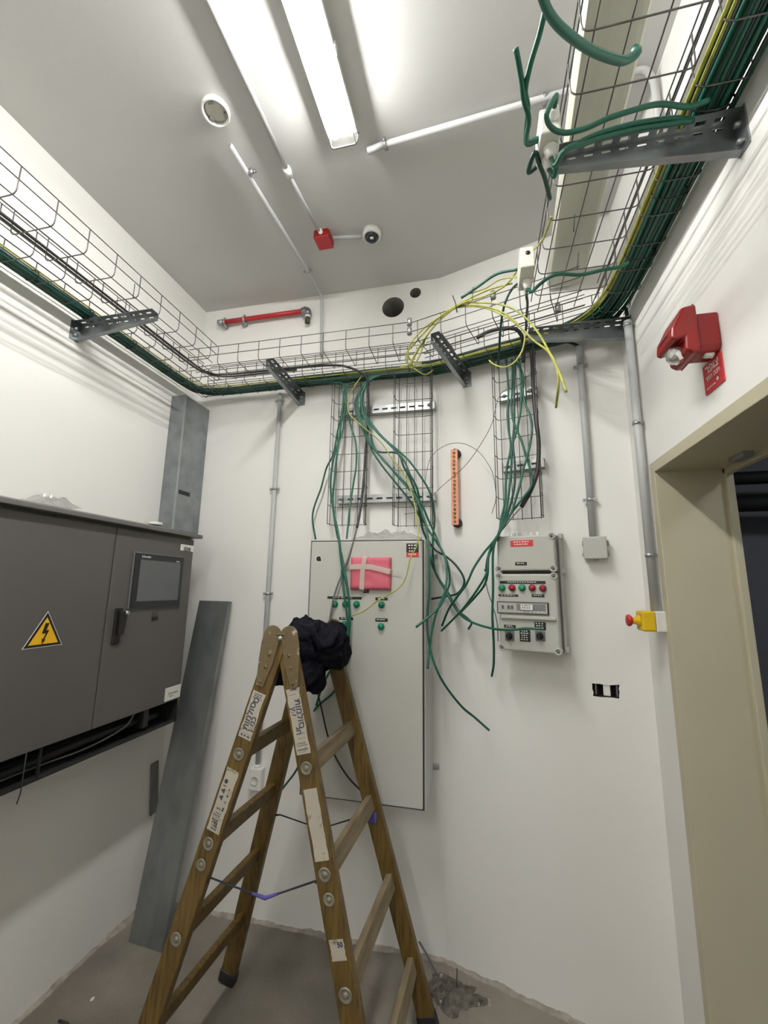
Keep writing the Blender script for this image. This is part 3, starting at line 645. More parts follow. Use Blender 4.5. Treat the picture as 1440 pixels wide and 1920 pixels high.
# ================================================================ tall grey cabinet on the back wall
YC = 1.907; FCb = Frame((0, YC, 0), (1, 0, 0))
x0, x1 = -.806, -.247; zt = CAMH + .226; zb = CAMH - .903
t = thing('wall_cabinet', (-.53, D, zb), 'tall light grey wall cabinet with green indicator lamps', 'cabinet')
MB().box(FA, x0, x1, zb, zt, 0, D - YC - .014).build('body', 'panel', t, .003)
MB().box(FCb, x0 + .012, x1 - .010, zb + .012, zt - .012, -.012, 0.002).build('door', 'panel', t, .003)
MB().box(FCb, x0 + .007, x1 - .005, zb + .007, zt - .007, -.0135, -.006).build('door_gasket', 'blk', t)
MB().box(FCb, x0 - .001, x1 + .001, zb - .001, zt + .001, -.030, -.0137).build('front_rim', 'panel', t, .004)
for (a, b) in ((x1, zb + .07), (x1, zt - .06), (x0 - .03, zt - .06)): MB().box(FA, a, a + .03, b - .012, b + .012, 0, .012).build('mounting_lug', 'zinc', t, .003)
c = FCb.px(598, 1048)
mb = MB(); random.seed(3)
pl = [(c[0] + (.012 + random.uniform(-.0035, .004)) * math.cos(a), c[1] + (.013 + random.uniform(-.0035, .004)) * math.sin(a)) for a in [k * math.pi / 8 for k in range(16)]]
MB().prism(FCb, pl, .002, .003).build('lock_cutout', 'dark', t)
MB().prism(FCb, [(c[0] + 1.28 * (x - c[0]), c[1] + 1.25 * (y - c[1])) for x, y in pl], .0018, .0026).build('torn_edge', 'white', t)
o = lab(FCb, (762, 1019), (785, 1044), .002, 'blk', t, 'warning_label', rows=4, cols=3); lab(FCb, (762, 1036), (785, 1044), .0035, 'redl', t, 'red_strip', rows=1)
for a, b in (((614, 1118), (678, 1124)), ((704, 1120), (727, 1126)), ((636, 1157), (662, 1163)), ((704, 1159), (727, 1166)), ((676, 1105), (692, 1112))): lab(FCb, a, b, .002, 'blk', t, rows=1, cols=3)
for (x, y) in ((627, 1133), (647, 1133), (668, 1133), (715, 1134), (645, 1171), (714, 1175)):
    a, b = FCb.px(x, y, .01); o = MB().lathe(FCb.p(a, b, .002), FCb.w, [(0, .0155), (.006, .0155), (.008, .0125), (.016, .011), (.019, .005), (.019, 0)], 18).build('indicator_lamp', 'lens', t)
# pink foam taped to the door
g0 = FCb.px(657, 1045, .03); g1 = FCb.px(731, 1106, .03)
t = thing('foam_sheet', FCb.p((g0[0] + g1[0]) / 2, g1[1], .004), 'pink foam pad taped to the front of the tall grey cabinet', 'foam pad')
mb = MB(); nx, nz = 14, 12; V = []
for s in (0, 1):
    for j in range(nz + 1):
        for i in range(nx + 1):
            u = g0[0] + (g1[0] - g0[0]) * i / nx; v = g1[1] + (g0[1] - g1[1]) * j / nz
            V.append(FCb.p(u, v, .004 if s == 0 else .024 + .004 * noise.noise(Vector((u * 30, v * 30, 0))) - (.004 if i in (0, nx) or j in (0, nz) else 0)))
N = (nx + 1) * (nz + 1); fs = []
for s in (0, 1):
    fs += [[s * N + j * (nx + 1) + i, s * N + j * (nx + 1) + i + 1, s * N + (j + 1) * (nx + 1) + i + 1, s * N + (j + 1) * (nx + 1) + i][::(1 if s else -1)] for j in range(nz) for i in range(nx)]
rim = [i for i in range(nx + 1)] + [j * (nx + 1) + nx for j in range(1, nz + 1)] + [nz * (nx + 1) + i for i in range(nx - 1, -1, -1)] + [j * (nx + 1) for j in range(nz - 1, 0, -1)]
fs += [(rim[k], rim[(k + 1) % len(rim)], rim[(k + 1) % len(rim)] + N, rim[k] + N) for k in range(len(rim))]
mb.add(V, fs, True); mb.build('pad', 'pink', t)
def tapestrip(pts, w, t):
    V = []; P = [Vector(p) for p in pts]
    for i, p in enumerate(P):
        d = (P[min(i + 1, len(P) - 1)] - P[max(i - 1, 0)]).normalized(); s = d.cross(FCb.w).normalized(); V += [p - s * w / 2, p + s * w / 2]
    W2 = [v + FCb.w * .0006 for v in V]; n = len(V); m = n // 2
    fs = [(2 * i, 2 * i + 1, 2 * i + 3, 2 * i + 2) for i in range(m - 1)] + [(n + 2 * i, n + 2 * i + 2, n + 2 * i + 3, n + 2 * i + 1) for i in range(m - 1)]
    MB().add(V + W2, fs).build('tape_strip', 'tape', t)
tp = lambda x, y, o: FCb.p(*FCb.px(x, y, o), o)
tapestrip([tp(650, 1064, .004), tp(656, 1063, .03), tp(680, 1062, .031), tp(696, 1063, .031), tp(731, 1072, .031), tp(735, 1074, .006), tp(752, 1077, .005)], .024, t)
tapestrip([tp(691, 1030, .004), tp(687, 1042, .005), tp(684, 1047, .031), tp(680, 1065, .032), tp(678, 1105, .031), tp(677, 1109, .006), tp(675, 1119, .005)], .022, t)
# plastic film heaped on the cabinet top
def film(name, c, rx_, ry_, hz, label, m='film', seed=1):
    V = []; nu, nv = 26, 12
    for j in range(nv + 1):
        for i in range(nu + 1):
            a = i / nu * 2 - 1; b = j / nv * 2 - 1; q = Vector((a * 3 + seed, b * 3, seed))
            edge = max(0, 1 - abs(a) ** 2.2) * max(0, 1 - abs(b) ** 3)
            z = .002 + hz * edge * (.35 + .9 * abs(noise.noise(q * 1.3)) + .45 * abs(noise.noise(q * 4)))
            V.append(Vector(c) + Vector((a * rx_ * (1 + .1 * noise.noise(q * 2)), b * ry_ * (1 + .15 * noise.noise(q * 3)), z)))
    fs = [(j * (nu + 1) + i, j * (nu + 1) + i + 1, (j + 1) * (nu + 1) + i + 1, (j + 1) * (nu + 1) + i) for j in range(nv) for i in range(nu)]
    return tag(MB().add(V, fs, False).build(name, m), label, 'plastic film')
film('plastic_film', (-.43, 2.0, zt + .0005), .17, .09, .05, 'crumpled clear plastic film on top of the tall grey cabinet', seed=2)

# ================================================================ large dark cabinet on the left wall
XF = -1.49; FK = Frame((XF, 0, 0), (0, 1, 0))
yr = 1.966; yl = .30; ztc = CAMH + .262; zbc = CAMH - .560
t = thing('electrical_cabinet', ((XL + XF) / 2, 1.2, zbc), 'large dark grey electrical cabinet with a touch screen on the left wall', 'cabinet')
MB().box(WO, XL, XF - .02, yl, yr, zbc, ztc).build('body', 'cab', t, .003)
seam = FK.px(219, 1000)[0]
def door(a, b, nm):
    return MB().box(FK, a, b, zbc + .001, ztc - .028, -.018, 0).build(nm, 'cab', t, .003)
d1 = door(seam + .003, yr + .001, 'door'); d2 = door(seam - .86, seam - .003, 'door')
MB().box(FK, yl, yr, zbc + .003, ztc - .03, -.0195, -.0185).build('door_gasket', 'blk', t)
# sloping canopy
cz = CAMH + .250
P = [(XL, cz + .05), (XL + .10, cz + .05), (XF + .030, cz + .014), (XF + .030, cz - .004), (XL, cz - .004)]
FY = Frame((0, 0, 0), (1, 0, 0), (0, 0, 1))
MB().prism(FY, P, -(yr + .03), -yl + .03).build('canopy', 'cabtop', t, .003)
# hazard triangle
A_, B_, C_ = FK.px(40, 1219), FK.px(116, 1208), FK.px(89, 1146)
yb = (A_[1] + B_[1]) / 2; ca = (A_[0] + B_[0]) / 2; wd = (B_[0] - A_[0]); ht = wd * .866
def tri(s, off): g = yb + ht / 3; return [(ca + (x - ca) * s, g + (y - g) * s) for x, y in ((ca - wd / 2, yb), (ca + wd / 2, yb), (ca, yb + ht))]
o = MB().prism(FK, tri(1.0, 0), .0004, .0014).build('hazard_sign', 'white', t, .0)
MB().prism(FK, tri(.95, 0), .0014, .0018).build('black_border', 'blk', o); MB().prism(FK, tri(.74, 0), .0018, .0022).build('yellow_field', 'sign_y', o)
g = yb + ht / 3; bolt = [(-.004, .046), (.012, .046), (.003, .018), (.015, .018), (.000, -.018), (.006, -.016), (-.008, -.036), (-.010, -.012), (-.005, -.014), (.003, .006), (-.013, .006)]
MB().prism(FK, [(ca + x * wd / .16, g + y * wd / .16) for x, y in bolt], .0022, .0026).build('lightning_bolt', 'blk', o)
# SEMI label, maker's label
o = lab(FK, (339, 1020), (362, 1035), .001, 'white', t, 'name_label', bev=.002); a, b = FK.px(350.5, 1029); text('SEMI', FK, a, b - .003, .0024, .027, 'greyc', o, bold=.0012)
o = lab(FK, (310, 1291), (337, 1306), .001, 'white', t, 'maker_label', bev=.002); a, b = FK.px(323.5, 1299.5); text('Schneider', FK, a, b + .003, .0024, .017, 'greyc', o); text('Electric', FK, a - .01, b - .010, .0024, .010, 'greyc', o)
# touch screen
q = [FK.px(*p, .008) for p in ((252, 1035), (344, 1046), (336, 1137), (245, 1139))]
u0 = (q[0][0] + q[3][0]) / 2; u1 = (q[1][0] + q[2][0]) / 2; v1 = (q[0][1] + q[1][1]) / 2; v0 = (q[2][1] + q[3][1]) / 2
MB().box(FK, u0 - .004, u1 + .004, v0 - .004, v1 + .004, 0, .006).build('screen_frame', 'greyc', t, .003)
o = MB().box(FK, u0, u1, v0, v1, .0062, .011).build('touch_screen', 'bezel', t, .002)
w_, h_ = u1 - u0, v1 - v0
MB().box(FK, u0 + w_ * .10, u1 - w_ * .07, v0 + h_ * .12, v1 - h_ * .12, .011, .0115).build('display', 'screen', o)
text('Schneider', FK, u0 + w_ * .2, v1 - h_ * .06, .0115, .014, 'white', o); text('Magelis', FK, u1 - w_ * .14, v1 - h_ * .095, .0115, .007, 'white', o)
# handle
a0_ = FK.px(222, 1140); a1_ = FK.px(213, 1208); hu = (a0_[0] + a1_[0]) / 2
o = MB().box(FK, hu - .017, hu + .017, a1_[1], a0_[1], 0, .012).build('handle_plate', 'blk', t, .004)
MB().prism(FK, [(hu - .010, a1_[1] + .035), (hu + .014, a1_[1] + .04), (hu + .024, a0_[1] - .03), (hu + .012, a0_[1] - .012), (hu - .010, a0_[1] - .012)], .014, .032).build('lever', 'blk', o, .005)
MB().cyl(FK.p(hu + .018, a0_[1] - .02, .012), FK.p(hu + .018, a0_[1] - .02, .036), .008, 12).build('lock', 'zinc', o)
lab(FK, (286, 1147), (295, 1155), .0005, 'rust', t, 'usb_port', .003); o = lab(FK, (285, 1157), (295, 1163), .0005, 'blk', t, 'port_cover', .003)
# open plinth below with cables inside
zp = CAMH - .661
mb = MB(); mb.box(WO, XL, XF - .006, yr - .006, yr, zp, zbc); mb.box(WO, XL, XF - .01, yl, yr, zp - .004, zp); mb.box(WO, XL, XL + .006, yl, yr, zp, zbc); mb.box(WO, XL, XF - .006, yl, yl + .006, zp, zbc)
mb.box(WO, XF - .016, XF - .006, yl, yr, zp - .004, zp + .008); mb.box(WO, XF - .016, XF - .006, 1.28, 1.286, zp, zbc)
mb.build('plinth', 'black', t)
mb = MB(); mb.tube(spline([(XF - .03, 1.72, zbc), (XF - .03, 1.66, zbc - .05), (XF - .05, 1.5, zp + .02), (XF - .08, 1.3, zp + .014), (XF - .06, 1.0, zp + .02), (XF - .07, .5, zp + .014)]), .004, 6); mb.build('thin_cable', 'greyc', t)
mb = MB()
for k in range(4):
    x = XL + .04 + k * .045; mb.tube(spline([(x, .35, zp + .03), (x + .02, .8, zp + .045), (x - .01, 1.2, zp + .03), (x + .015, 1.6, zp + .05), (x, 1.9, zp + .035)]), .016, 8)
mb.build('thick_cables', 'black', t)
MB().box(WO, XF - .06, XF - .02, 1.76, 1.79, zp + .02, zbc).build('inner_bracket', 'black', t)
p = atX(47, 1425, XF - .004); tag(MB().tube([(XF - .002, p.y, zbc + .002), (XF + .0, p.y - .002, zp - .02), (XF - .004, p.y - .006, zp - .05)], .0018, 6).build('loose_wire', 'black'), 'short black wire hanging below the dark cabinet', 'wire')
film('plastic_film', (XL + .09, 1.30, cz + .0505), .06, .09, .045, 'crumpled white plastic on top of the dark cabinet', m='film', seed=5)
q = atX(291, 986, XL + .13)
t = tag(MB().lathe((XL + .13, q.y, cz + .047), (0, 0, 1), [(0, .03), (.002, .032), (.014, .032), (.014, .026), (.004, .025)], 18).build('tape_roll', 'pvcw'), 'small white ring standing on the dark cabinet near the duct', 'tape roll')

# galvanised duct in the corner
t = thing('metal_duct', (XL + .05, 2.08, cz + .05), 'vertical galvanised duct in the left back corner above the dark cabinet', 'duct')
zd0 = cz + .051; zd1 = CAMH + 1.085
mb = MB().box(WO, XL + .001, XL + .095, 1.975, D - .002, zd0, zd1); mb.build('casing', 'galv', t, .002)
mb = MB().box(WO, XL + .094, XL + .0965, 1.973, 1.985, zd0, zd1); mb.build('folded_edge', 'zinc', t)
q = atX(348, 925, XL + .097); mb = MB().box(WO, XL + .093, XL + .0975, 2.0, 2.09, q.z - .012, q.z + .01); mb.build('slot', 'blk', t)
# long leaning steel channel
b0 = atZ(241, 1767, 0); b1 = atZ(303, 1787, 0); yT = 2.155; t0 = atY(374, 1126, yT); t1 = atY(434, 1128, yT)
t = thing('steel_channel', b0, 'long grey steel channel leaning in the corner below the dark cabinet', 'channel')
up = (t0 - b0).normalized(); sd = (b1 - b0).normalized(); nrm = sd.cross(up).normalized()
if nrm.y > 0: nrm = -nrm
b0 += Vector((0, 0, .002)); b1 = b0 + sd * (b1 - b0).length; t1 = t0 + sd * (b1 - b0).length * 1.03
mb = MB(); q = [b0, b1, t1, t0]; mb.hexa([x - nrm * .0015 for x in q], q); mb.build('web', 'galvd', t)
fl = -nrm * .028
for a, b in ((b0, t0), (b1, t1)):
    q = [a, b, b + fl, a + fl]; mb = MB(); mb.hexa(q, [x + sd * .0015 for x in q]); mb.build('flange', 'galvd', t)
# short strip behind it
q0 = atX(292, 1430, XL + .012); q1 = atX(288, 1525, XL + .012)
tag(MB().beam((XL + .012, q1.y, q1.z), (XL + .006, q0.y, q0.z), (0, 1, 0), .05, .008).build('metal_strip', 'galvd'), 'short weathered strip on the left wall beside the leaning channel', 'strip')

# ================================================================ cables
def cable(pts, r, m, label, name='cable', cat='cable', grp=None, k=6, end=True):
    o = MB().tube(spline(pts, k), r, 8).build(name, m); tag(o, label, cat, grp); return o
def bundle_path(o, z, a=0.0, b=1.0, wob=0.0, seed=0):
    """path along left wall, back wall, angled wall and right wall at distance o; a, b cut it to a fraction"""
    xl, yb_, xr = XL + o, D - o, XR - o
    dk = K0 + NB * o; tA = (yb_ - dk.y) / DB.y; kx = dk.x + DB.x * tA       # kink of the offset line
    tR = (xr - dk.x) / DB.x; cy = dk.y + DB.y * tR
    P = [(xl, -1.4), (xl, -.6), (xl, 0), (xl, .5), (xl, 1.0), (xl, 1.5), (xl, yb_ - .16), (xl + .035, yb_ - .045), (xl + .15, yb_),
         (-1.3, yb_), (-1.05, yb_), (-.85, yb_), (-.65, yb_), (-.45, yb_), (kx - .07, yb_ + .002), (kx + .08, yb_ - .026),
         (kx + DB.x * .3, yb_ + DB.y * .3), (kx + DB.x * .45, yb_ + DB.y * .45), (xr - DB.x * .19, cy - DB.y * .19), (xr - .06, cy - .04), (xr - .01, cy - .17), (xr, 1.5), (xr, 1.2), (xr, .9), (xr, .6), (xr, .2), (xr, -.4), (xr, -1.4)]
    n = len(P); i0 = int(a * (n - 1)); i1 = int(round(b * (n - 1))) + 1
    out = []
    for i, (x, y) in enumerate(P[i0:i1]):
        w = wob * noise.noise(Vector((i * 1.3, seed * 7.1, 0))); w2 = wob * noise.noise(Vector((i * 1.1, seed * 3.3, 9)))
        out.append(Vector((x + w, y + w, z + w2 * .6)))
    return out
random.seed(11)
BG = 'green cables packed in the wall trays'
for k in range(8):      # go all the way round
    cable(bundle_path(.050 + .0125 * (k % 4) + random.uniform(-.002, .002), TZ + .010 + .0125 * (k // 4), 0, 1, .006, k), .0062, 'green2' if k % 2 else 'green', 'green cable running round three walls in the packed inner tray bundle', 'green_cable', 'cable', BG)
for k in range(8):      # back wall onwards
    cable(bundle_path(.038 + .013 * (k % 4) + .006 * (k // 4), TZ + .036 + .012 * (k // 4), .40, 1, .007, k + 20), .0062, 'green2' if k % 3 else 'green', 'green cable in the bundle from the vertical baskets to the right wall', 'green_cable', 'cable', BG + ' right part')
for k in range(12):     # right wall load
    o_ = .018 + .0085 * k
    cable(bundle_path(o_, TZ + .022 + .012 * (k % 3), .55, 1, .008, k + 40), .0068, ('green2', 'green')[k % 3 == 0], 'green cable in the thick bundle against the right wall', 'green_cable', 'cable', BG + ' on the right wall')
for k in range(2):
    cable(bundle_path(.082 + .012 * k, TZ + .036 + .003 * k, 0, 1, .004, k + 60), .0034, 'yg', 'yellow-green wire beside the green bundle all round the room', 'earth_wire', 'wire', 'yellow-green wires in the trays')
for k in range(3):
    cable(bundle_path(.116 + .006 * k, TZ + .020 + .006 * (k % 2), .55, 1, .006, k + 70), .0038, 'yg', 'yellow-green wire in the narrow tray on the right wall', 'earth_wire', 'wire', 'yellow-green wires on the right wall')
# grey and black cables in the outer trays
P = [(-1.487, -1.4), (-1.487, -.2), (-1.490, .6), (-1.485, 1.2), (-1.487, 1.75), (-1.46, 1.90), (-1.37, 1.955), (-1.15, 1.962), (-.95, 1.962)]
zq = TZ + .010
cable([Vector((x, y, zq)) for x, y in P], .0058, 'greyc', 'grey cable along the inner edge of the outer left tray', 'grey_cable')
cable([Vector((x + .014, y - .014 * (i > 5), zq + .004)) for i, (x, y) in enumerate(P)], .004, 'black', 'thin black cable beside the grey cable in the outer left tray', 'black_cable')
def wc(L, offs):               # wall hugging cable from photograph pixels
    n = len(L); out = []
    for i, (x, y) in enumerate(L):
        o = offs if not hasattr(offs, '__len__') else offs[0] + (offs[-1] - offs[0]) * i / (n - 1) if len(offs) == 2 else np.interp(i / (n - 1), np.linspace(0, 1, len(offs)), offs)
        out.append(wallhit(x, y, o))
    return out
cable([Vector((-1.25, 1.955, zq + .012)), Vector((-.95, 1.965, zq + .014)), Vector((-.75, 1.975, zq + .012)), Vector((-.66, 2.02, zq + .01))] + wc([(686, 706), (690, 728), (691, 765), (691, 797), (686, 838), (683, 884), (679, 930), (674, 965), (669, 990)], (.15, .12, .10, .12, .2, .27)), .0065, 'black', 'black cable bending down the first vertical basket from the outer tray', 'black_cable')
cable(wc([(669, 990), (664, 1010), (652, 1049), (640, 1080), (633, 1097), (626, 1120), (622, 1138), (617, 1172)], (.28, .32, .32)), .0045, 'greyc', 'grey cable hanging in front of the tall cabinet down to the cloth', 'grey_cable')

LG = 'loose green cables hanging over the tall cabinet'
def g(L, offs, label, m='green', r=.0052, name='green_cable', grp=LG, cat='cable'): return cable(wc(L, offs), r, m, label, name, cat, grp)
g([(618, 716), (631, 718), (642, 724), (644, 742), (641, 774), (633, 809), (625, 851), (612, 878), (602, 915), (589, 951), (586, 976), (592, 1012)], (.10, .10, .06, .05), 'leftmost loose green cable, ending just above the tall cabinet')
g([(628, 719), (641, 724), (645, 753), (644, 797), (637, 822), (627, 853), (621, 888), (620, 920), (625, 957), (635, 1005), (641, 1059), (652, 1105), (656, 1157), (655, 1184), (652, 1230), (646, 1257)], (.11, .10, .12, .34, .34, .33), 'green cable falling across the cabinet front and ending behind the ladder')
g([(632, 716), (645, 726), (640, 790), (633, 840), (628, 890), (624, 940), (630, 990), (640, 1040), (650, 1090), (655, 1140), (653, 1190), (640, 1240), (628, 1294), (585, 1339), (562, 1431), (529, 1480)], (.12, .11, .14, .34, .34, .33, .10), 'long green cable passing behind the ladder to the lower left')
g([(665, 716), (651, 724), (649, 740), (651, 765), (657, 795), (667, 830), (668, 870), (663, 905), (656, 950), (651, 1000), (646, 1045), (641, 1075), (645, 1110), (650, 1150), (652, 1180), (643, 1210), (630, 1240), (615, 1265), (603, 1290), (593, 1323)], (.11, .10, .12, .34, .34, .33), 'green cable swinging right then left in front of the cabinet door')
g([(592, 1282), (602, 1325), (614, 1377), (628, 1417), (651, 1455), (676, 1482)], .34, 'dark cable sloping down behind the ladder across the cabinet door', 'black', .004, 'dark_cable', None)
B0 = [(700, 706), (688, 714)]
g(B0 + [(681, 742), (685, 774), (702, 801), (722, 824), (747, 845), (766, 863), (785, 888), (800, 911), (807, 926), (812, 942), (815, 976), (812, 1005), (812, 1040), (817, 1075), (838, 1107), (858, 1143), (875, 1158), (884, 1168), (878, 1180)], (.11, .12, .12, .06, .06), 'green cable curling at its end between the two cabinets')
g([(706, 705), (690, 716), (678, 745), (683, 778), (706, 809), (733, 836), (756, 861), (768, 888), (781, 913), (786, 936), (791, 965), (800, 988), (816, 1013), (831, 1036), (841, 1063), (843, 1092), (835, 1117), (821, 1141), (780, 1176)], (.12, .13, .14, .08, .10, .36), 'green cable ending over the right edge of the tall cabinet')
g(B0 + [(677, 748), (682, 780), (693, 803), (700, 835), (718, 862), (748, 893), (775, 924), (793, 951), (802, 972), (815, 1000), (825, 1025), (835, 1048), (838, 1075), (836, 1100), (830, 1120), (815, 1160), (806, 1210), (802, 1254)], (.12, .13, .14, .10, .20, .31), 'green cable hanging straight beside the tall cabinet and stopping halfway')
g([(706, 705), (688, 712), (672, 745), (674, 775), (684, 804), (699, 838), (725, 868), (753, 902), (778, 930), (790, 958), (800, 990), (803, 1030), (805, 1100), (801, 1160), (805, 1210), (819, 1256), (838, 1290), (866, 1325), (890, 1345), (917, 1369)], (.12, .13, .14, .30, .28, .05), 'longest green cable curving down the wall right of the tall cabinet')
g([(712, 704), (692, 714), (670, 742), (670, 770), (679, 800), (693, 836), (714, 870), (737, 899), (768, 938), (789, 972), (799, 988), (806, 1045), (819, 1078), (843, 1122), (864, 1153), (888, 1168), (926, 1179), (960, 1181), (985, 1178), (1017, 1180)], (.12, .13, .13, .12, .08, .06, .10, .19, .19), 'green cable reaching across to the switches of the small control panel')
g([(700, 708), (684, 722), (667, 748), (668, 775), (682, 810), (705, 845), (745, 850), (757, 875), (770, 900), (782, 935), (787, 965), (795, 1000), (815, 1030), (836, 1043), (855, 1060), (869, 1082), (869, 1098), (857, 1113), (836, 1118), (809, 1123)], (.12, .13, .14, .08, .06, .06), 'dark green cable making a rounded hook between the two cabinets', 'green2')
# cables of the right basket
RG = 'loose green cables in the right vertical basket'
c8 = lambda L: [(840 + x / 4.8, 680 + y / 4.8) for x, y in L]; c7 = lambda L: [(740 + x / 4.174, 940 + y / 4.174) for x, y in L]
OF = (.10, .13, .14, .16, .19, .08)
g(c8([(520, -30), (530, 60), (545, 250), (535, 450), (545, 600), (565, 760), (530, 950), (520, 1100), (515, 1250), (480, 1400), (450, 1550)]) + c7([(700, 400), (620, 520), (560, 650), (480, 760), (420, 850), (370, 975)]), OF, 'green cable from the right basket with the upper of two cut ends', grp=RG)
g(c8([(575, -30), (580, 20), (575, 200), (570, 420), (600, 560), (660, 700), (700, 830), (740, 960), (755, 1050), (740, 1130), (650, 1250), (520, 1420), (450, 1560)]) + c7([(740, 400), (720, 560), (640, 700), (560, 810), (500, 880), (365, 1015)]), OF, 'green cable from the right basket with the lower of two cut ends', grp=RG)
g(c8([(640, -30), (650, 60), (660, 250), (650, 450), (610, 640), (575, 760), (570, 950), (550, 1150), (530, 1300), (490, 1430), (445, 1560)]) + c7([(735, 430), (728, 560), (700, 660), (620, 760), (520, 865)]), OF, 'green cable from the right basket with the shortest tail', grp=RG)
g(c8([(600, -20), (670, 100), (680, 320), (740, 480), (755, 620), (720, 820), (680, 950), (650, 1090), (600, 1260), (560, 1370), (470, 1520)]) + c7([(772, 380), (770, 700), (765, 900), (775, 1100), (775, 1270), (760, 1368)]), (.10, .13, .15, .19, .17, .06), 'green cable hanging straight down left of the small control panel', grp=RG)
g(c8([(610, -30), (600, 60), (595, 300), (595, 560), (585, 740), (600, 900), (600, 1080), (570, 1250), (520, 1400), (455, 1540)]) + c7([(735, 420), (715, 530), (706, 540)]), (.10, .13, .15, .18, .17), 'green cable from the right basket cut off level with the panel lid gap', 'green2', grp=RG)
g(c8([(750, -120), (760, 0), (770, 250), (790, 500), (815, 700), (812, 900), (790, 1030), (740, 1160), (660, 1300)]), (.09, .10, .12, .14), 'thick black cable down the right side of the right basket', 'black', .0095, 'black_cable', None)
g(c8([(660, 1300), (580, 1390), (510, 1480), (430, 1580)]) + [(914, 1050), (912, 1096), (924, 1136), (932, 1168), (934, 1203)], (.15, .17, .17), 'thin dark wire from the black cable end past the control panel', 'greyc', .0024, 'thin_wire', None, 'wire')
# thin pull wires
g([(1000, 692), (975, 720), (938, 740), (922, 795), (900, 835), (875, 870), (848, 895), (820, 920), (800, 945), (780, 960), (758, 964)], (.12, .13, .10, .14), 'thin rusty wire stretched across the wall past the copper bar', 'rust', .0015, 'thin_wire', None, 'wire')
g([(797, 905), (800, 885), (807, 860), (822, 843), (845, 832), (870, 832), (895, 845), (912, 865), (924, 888), (928, 910), (930, 935), (922, 963)], (.06, .08, .08), 'thin pale wire arching over the copper bar', 'rust', .0014, 'thin_wire', None, 'wire')
g([(680, 703), (664, 725), (653, 750), (653, 770), (660, 782), (690, 808), (715, 830), (735, 860), (752, 880), (765, 905), (776, 940), (783, 980), (785, 1000), (781, 1025), (770, 1045), (765, 1065), (760, 1085), (745, 1105), (710, 1125), (683, 1145), (657, 1156)], (.14, .15, .16, .34, .34, .33), 'yellow-green wire drooping across the cabinet door below the pink foam', 'yg', .003, 'earth_wire', None, 'wire')
# yellow-green coil tied at the outer tray
YG = 'yellow-green wires coiled over the angled wall tray'
c5 = lambda L: [(780 + x / 3.4286, 400 + y / 3.4286) for x, y in L]
left = [[(170, 650), (60, 760), (-20, 850), (-60, 900), (-60, 960), (-10, 985)], [(190, 650), (90, 760), (20, 860), (-20, 930), (-50, 975), (-100, 990)], [(180, 655), (70, 790), (30, 900), (0, 960), (-30, 1000)], [(180, 645), (50, 740), (-30, 830), (-50, 900), (-30, 950), (30, 960)]]
right = [[(290, 580), (420, 575), (560, 590), (680, 650), (780, 760), (850, 880), (920, 1020), (965, 1145)],
         [(285, 592), (450, 600), (580, 650), (680, 740), (760, 820), (860, 900), (915, 1050), (900, 1250)],
         [(285, 602), (450, 610), (600, 680), (690, 760), (690, 860), (640, 950), (570, 990), (500, 970), (470, 945)],
         [(290, 575), (400, 520), (500, 480), (620, 450)]]
nm = ['its longest tail hanging over the grey conduit', 'a tail curving back left over the grey conduit', 'a round hanging loop at the right basket', 'a straight stub pointing right']
for a, b, s in zip(left, right, nm): g(c5(a[::-1] + b), (.33, .40, .42, .42), 'yellow-green coiled wire with ' + s, 'yg', .0036, 'earth_wire', YG, 'wire')
g(c5([(-40, 980), (20, 870), (120, 720), (285, 585), (450, 530), (590, 450), (700, 290), (800, 190), (840, 110), (870, 25)]), (.35, .42, .43, .45), 'yellow-green wire rising from the coil past the small white box', 'yg', .0036, 'earth_wire', YG, 'wire')
g(c5([(320, 525), (450, 480), (540, 425), (670, 408)]), (.42, .42), 'short pale wire beside the yellow-green coil', 'yg', .003, 'earth_wire', YG, 'wire')
g(c5([(290, 545), (400, 470), (520, 390), (660, 360)]), (.43, .43), 'green cable stub pointing left from the lower white box', 'green', .0058, 'green_cable', None)
q = wallhit(862, 574, .42); tag(MB().tube([q + Vector((-.012, 0, -.03)), q + Vector((-.018, -.012, .01)), q + Vector((-.03, -.01, .05))], .0022, 6).build('cable_tie', 'black'), 'black cable tie holding the yellow-green coil', 'cable tie')
g([(775, 690), (790, 700), (800, 702), (812, 694)], .2, 'small yellow-green loop below the tray bundle', 'yg', .003, 'earth_wire', None, 'wire')
g(c5([(390, 800), (470, 760), (560, 740), (640, 745), (680, 790), (690, 850), (690, 960)]), (.25, .25, .15), 'black cable bending down into the right basket', 'black', .009, 'black_cable', None)
# green branch cables and two small white boxes at the outer right tray
def tz(L, z): return [atZ(x, y, CAMH + (z if not hasattr(z, '__len__') else float(np.interp(i / (len(L) - 1), np.linspace(0, 1, len(z)), z)))) for i, (x, y) in enumerate(L)]
cable(tz([(1190, 92), (1195, 98), (1180, 110), (1160, 113), (1110, 95), (1060, 60), (1030, 25), (1012, -20)], (1.10, 1.06, 1.02, 1.02)), .0085, 'green3', 'pale green cable end lying below the outer right tray at the top', 'green_cable')
def smallbox(cx, cy, z0, sy, sz, label, hole):
    t = thing('junction_box', (cx, cy, z0), label, 'junction box', 'white boxes on the outer right tray')
    MB().box(WO, cx - .024, cx + .024, cy - sy / 2, cy + sy / 2, z0, z0 + sz).build('body', 'ivory', t, .004)
    return t
b1 = atZ(1030, 248, CAMH + 1.12); b2 = atZ(1008, 316, CAMH + 1.12)
x_, ya_, yb_ = .197, b1.y, b2.y
t = smallbox(x_, (ya_ + yb_) / 2, CAMH + 1.12, yb_ - ya_, .075, 'upper white box with green cables on the edge of the right tray', False)
gl = []
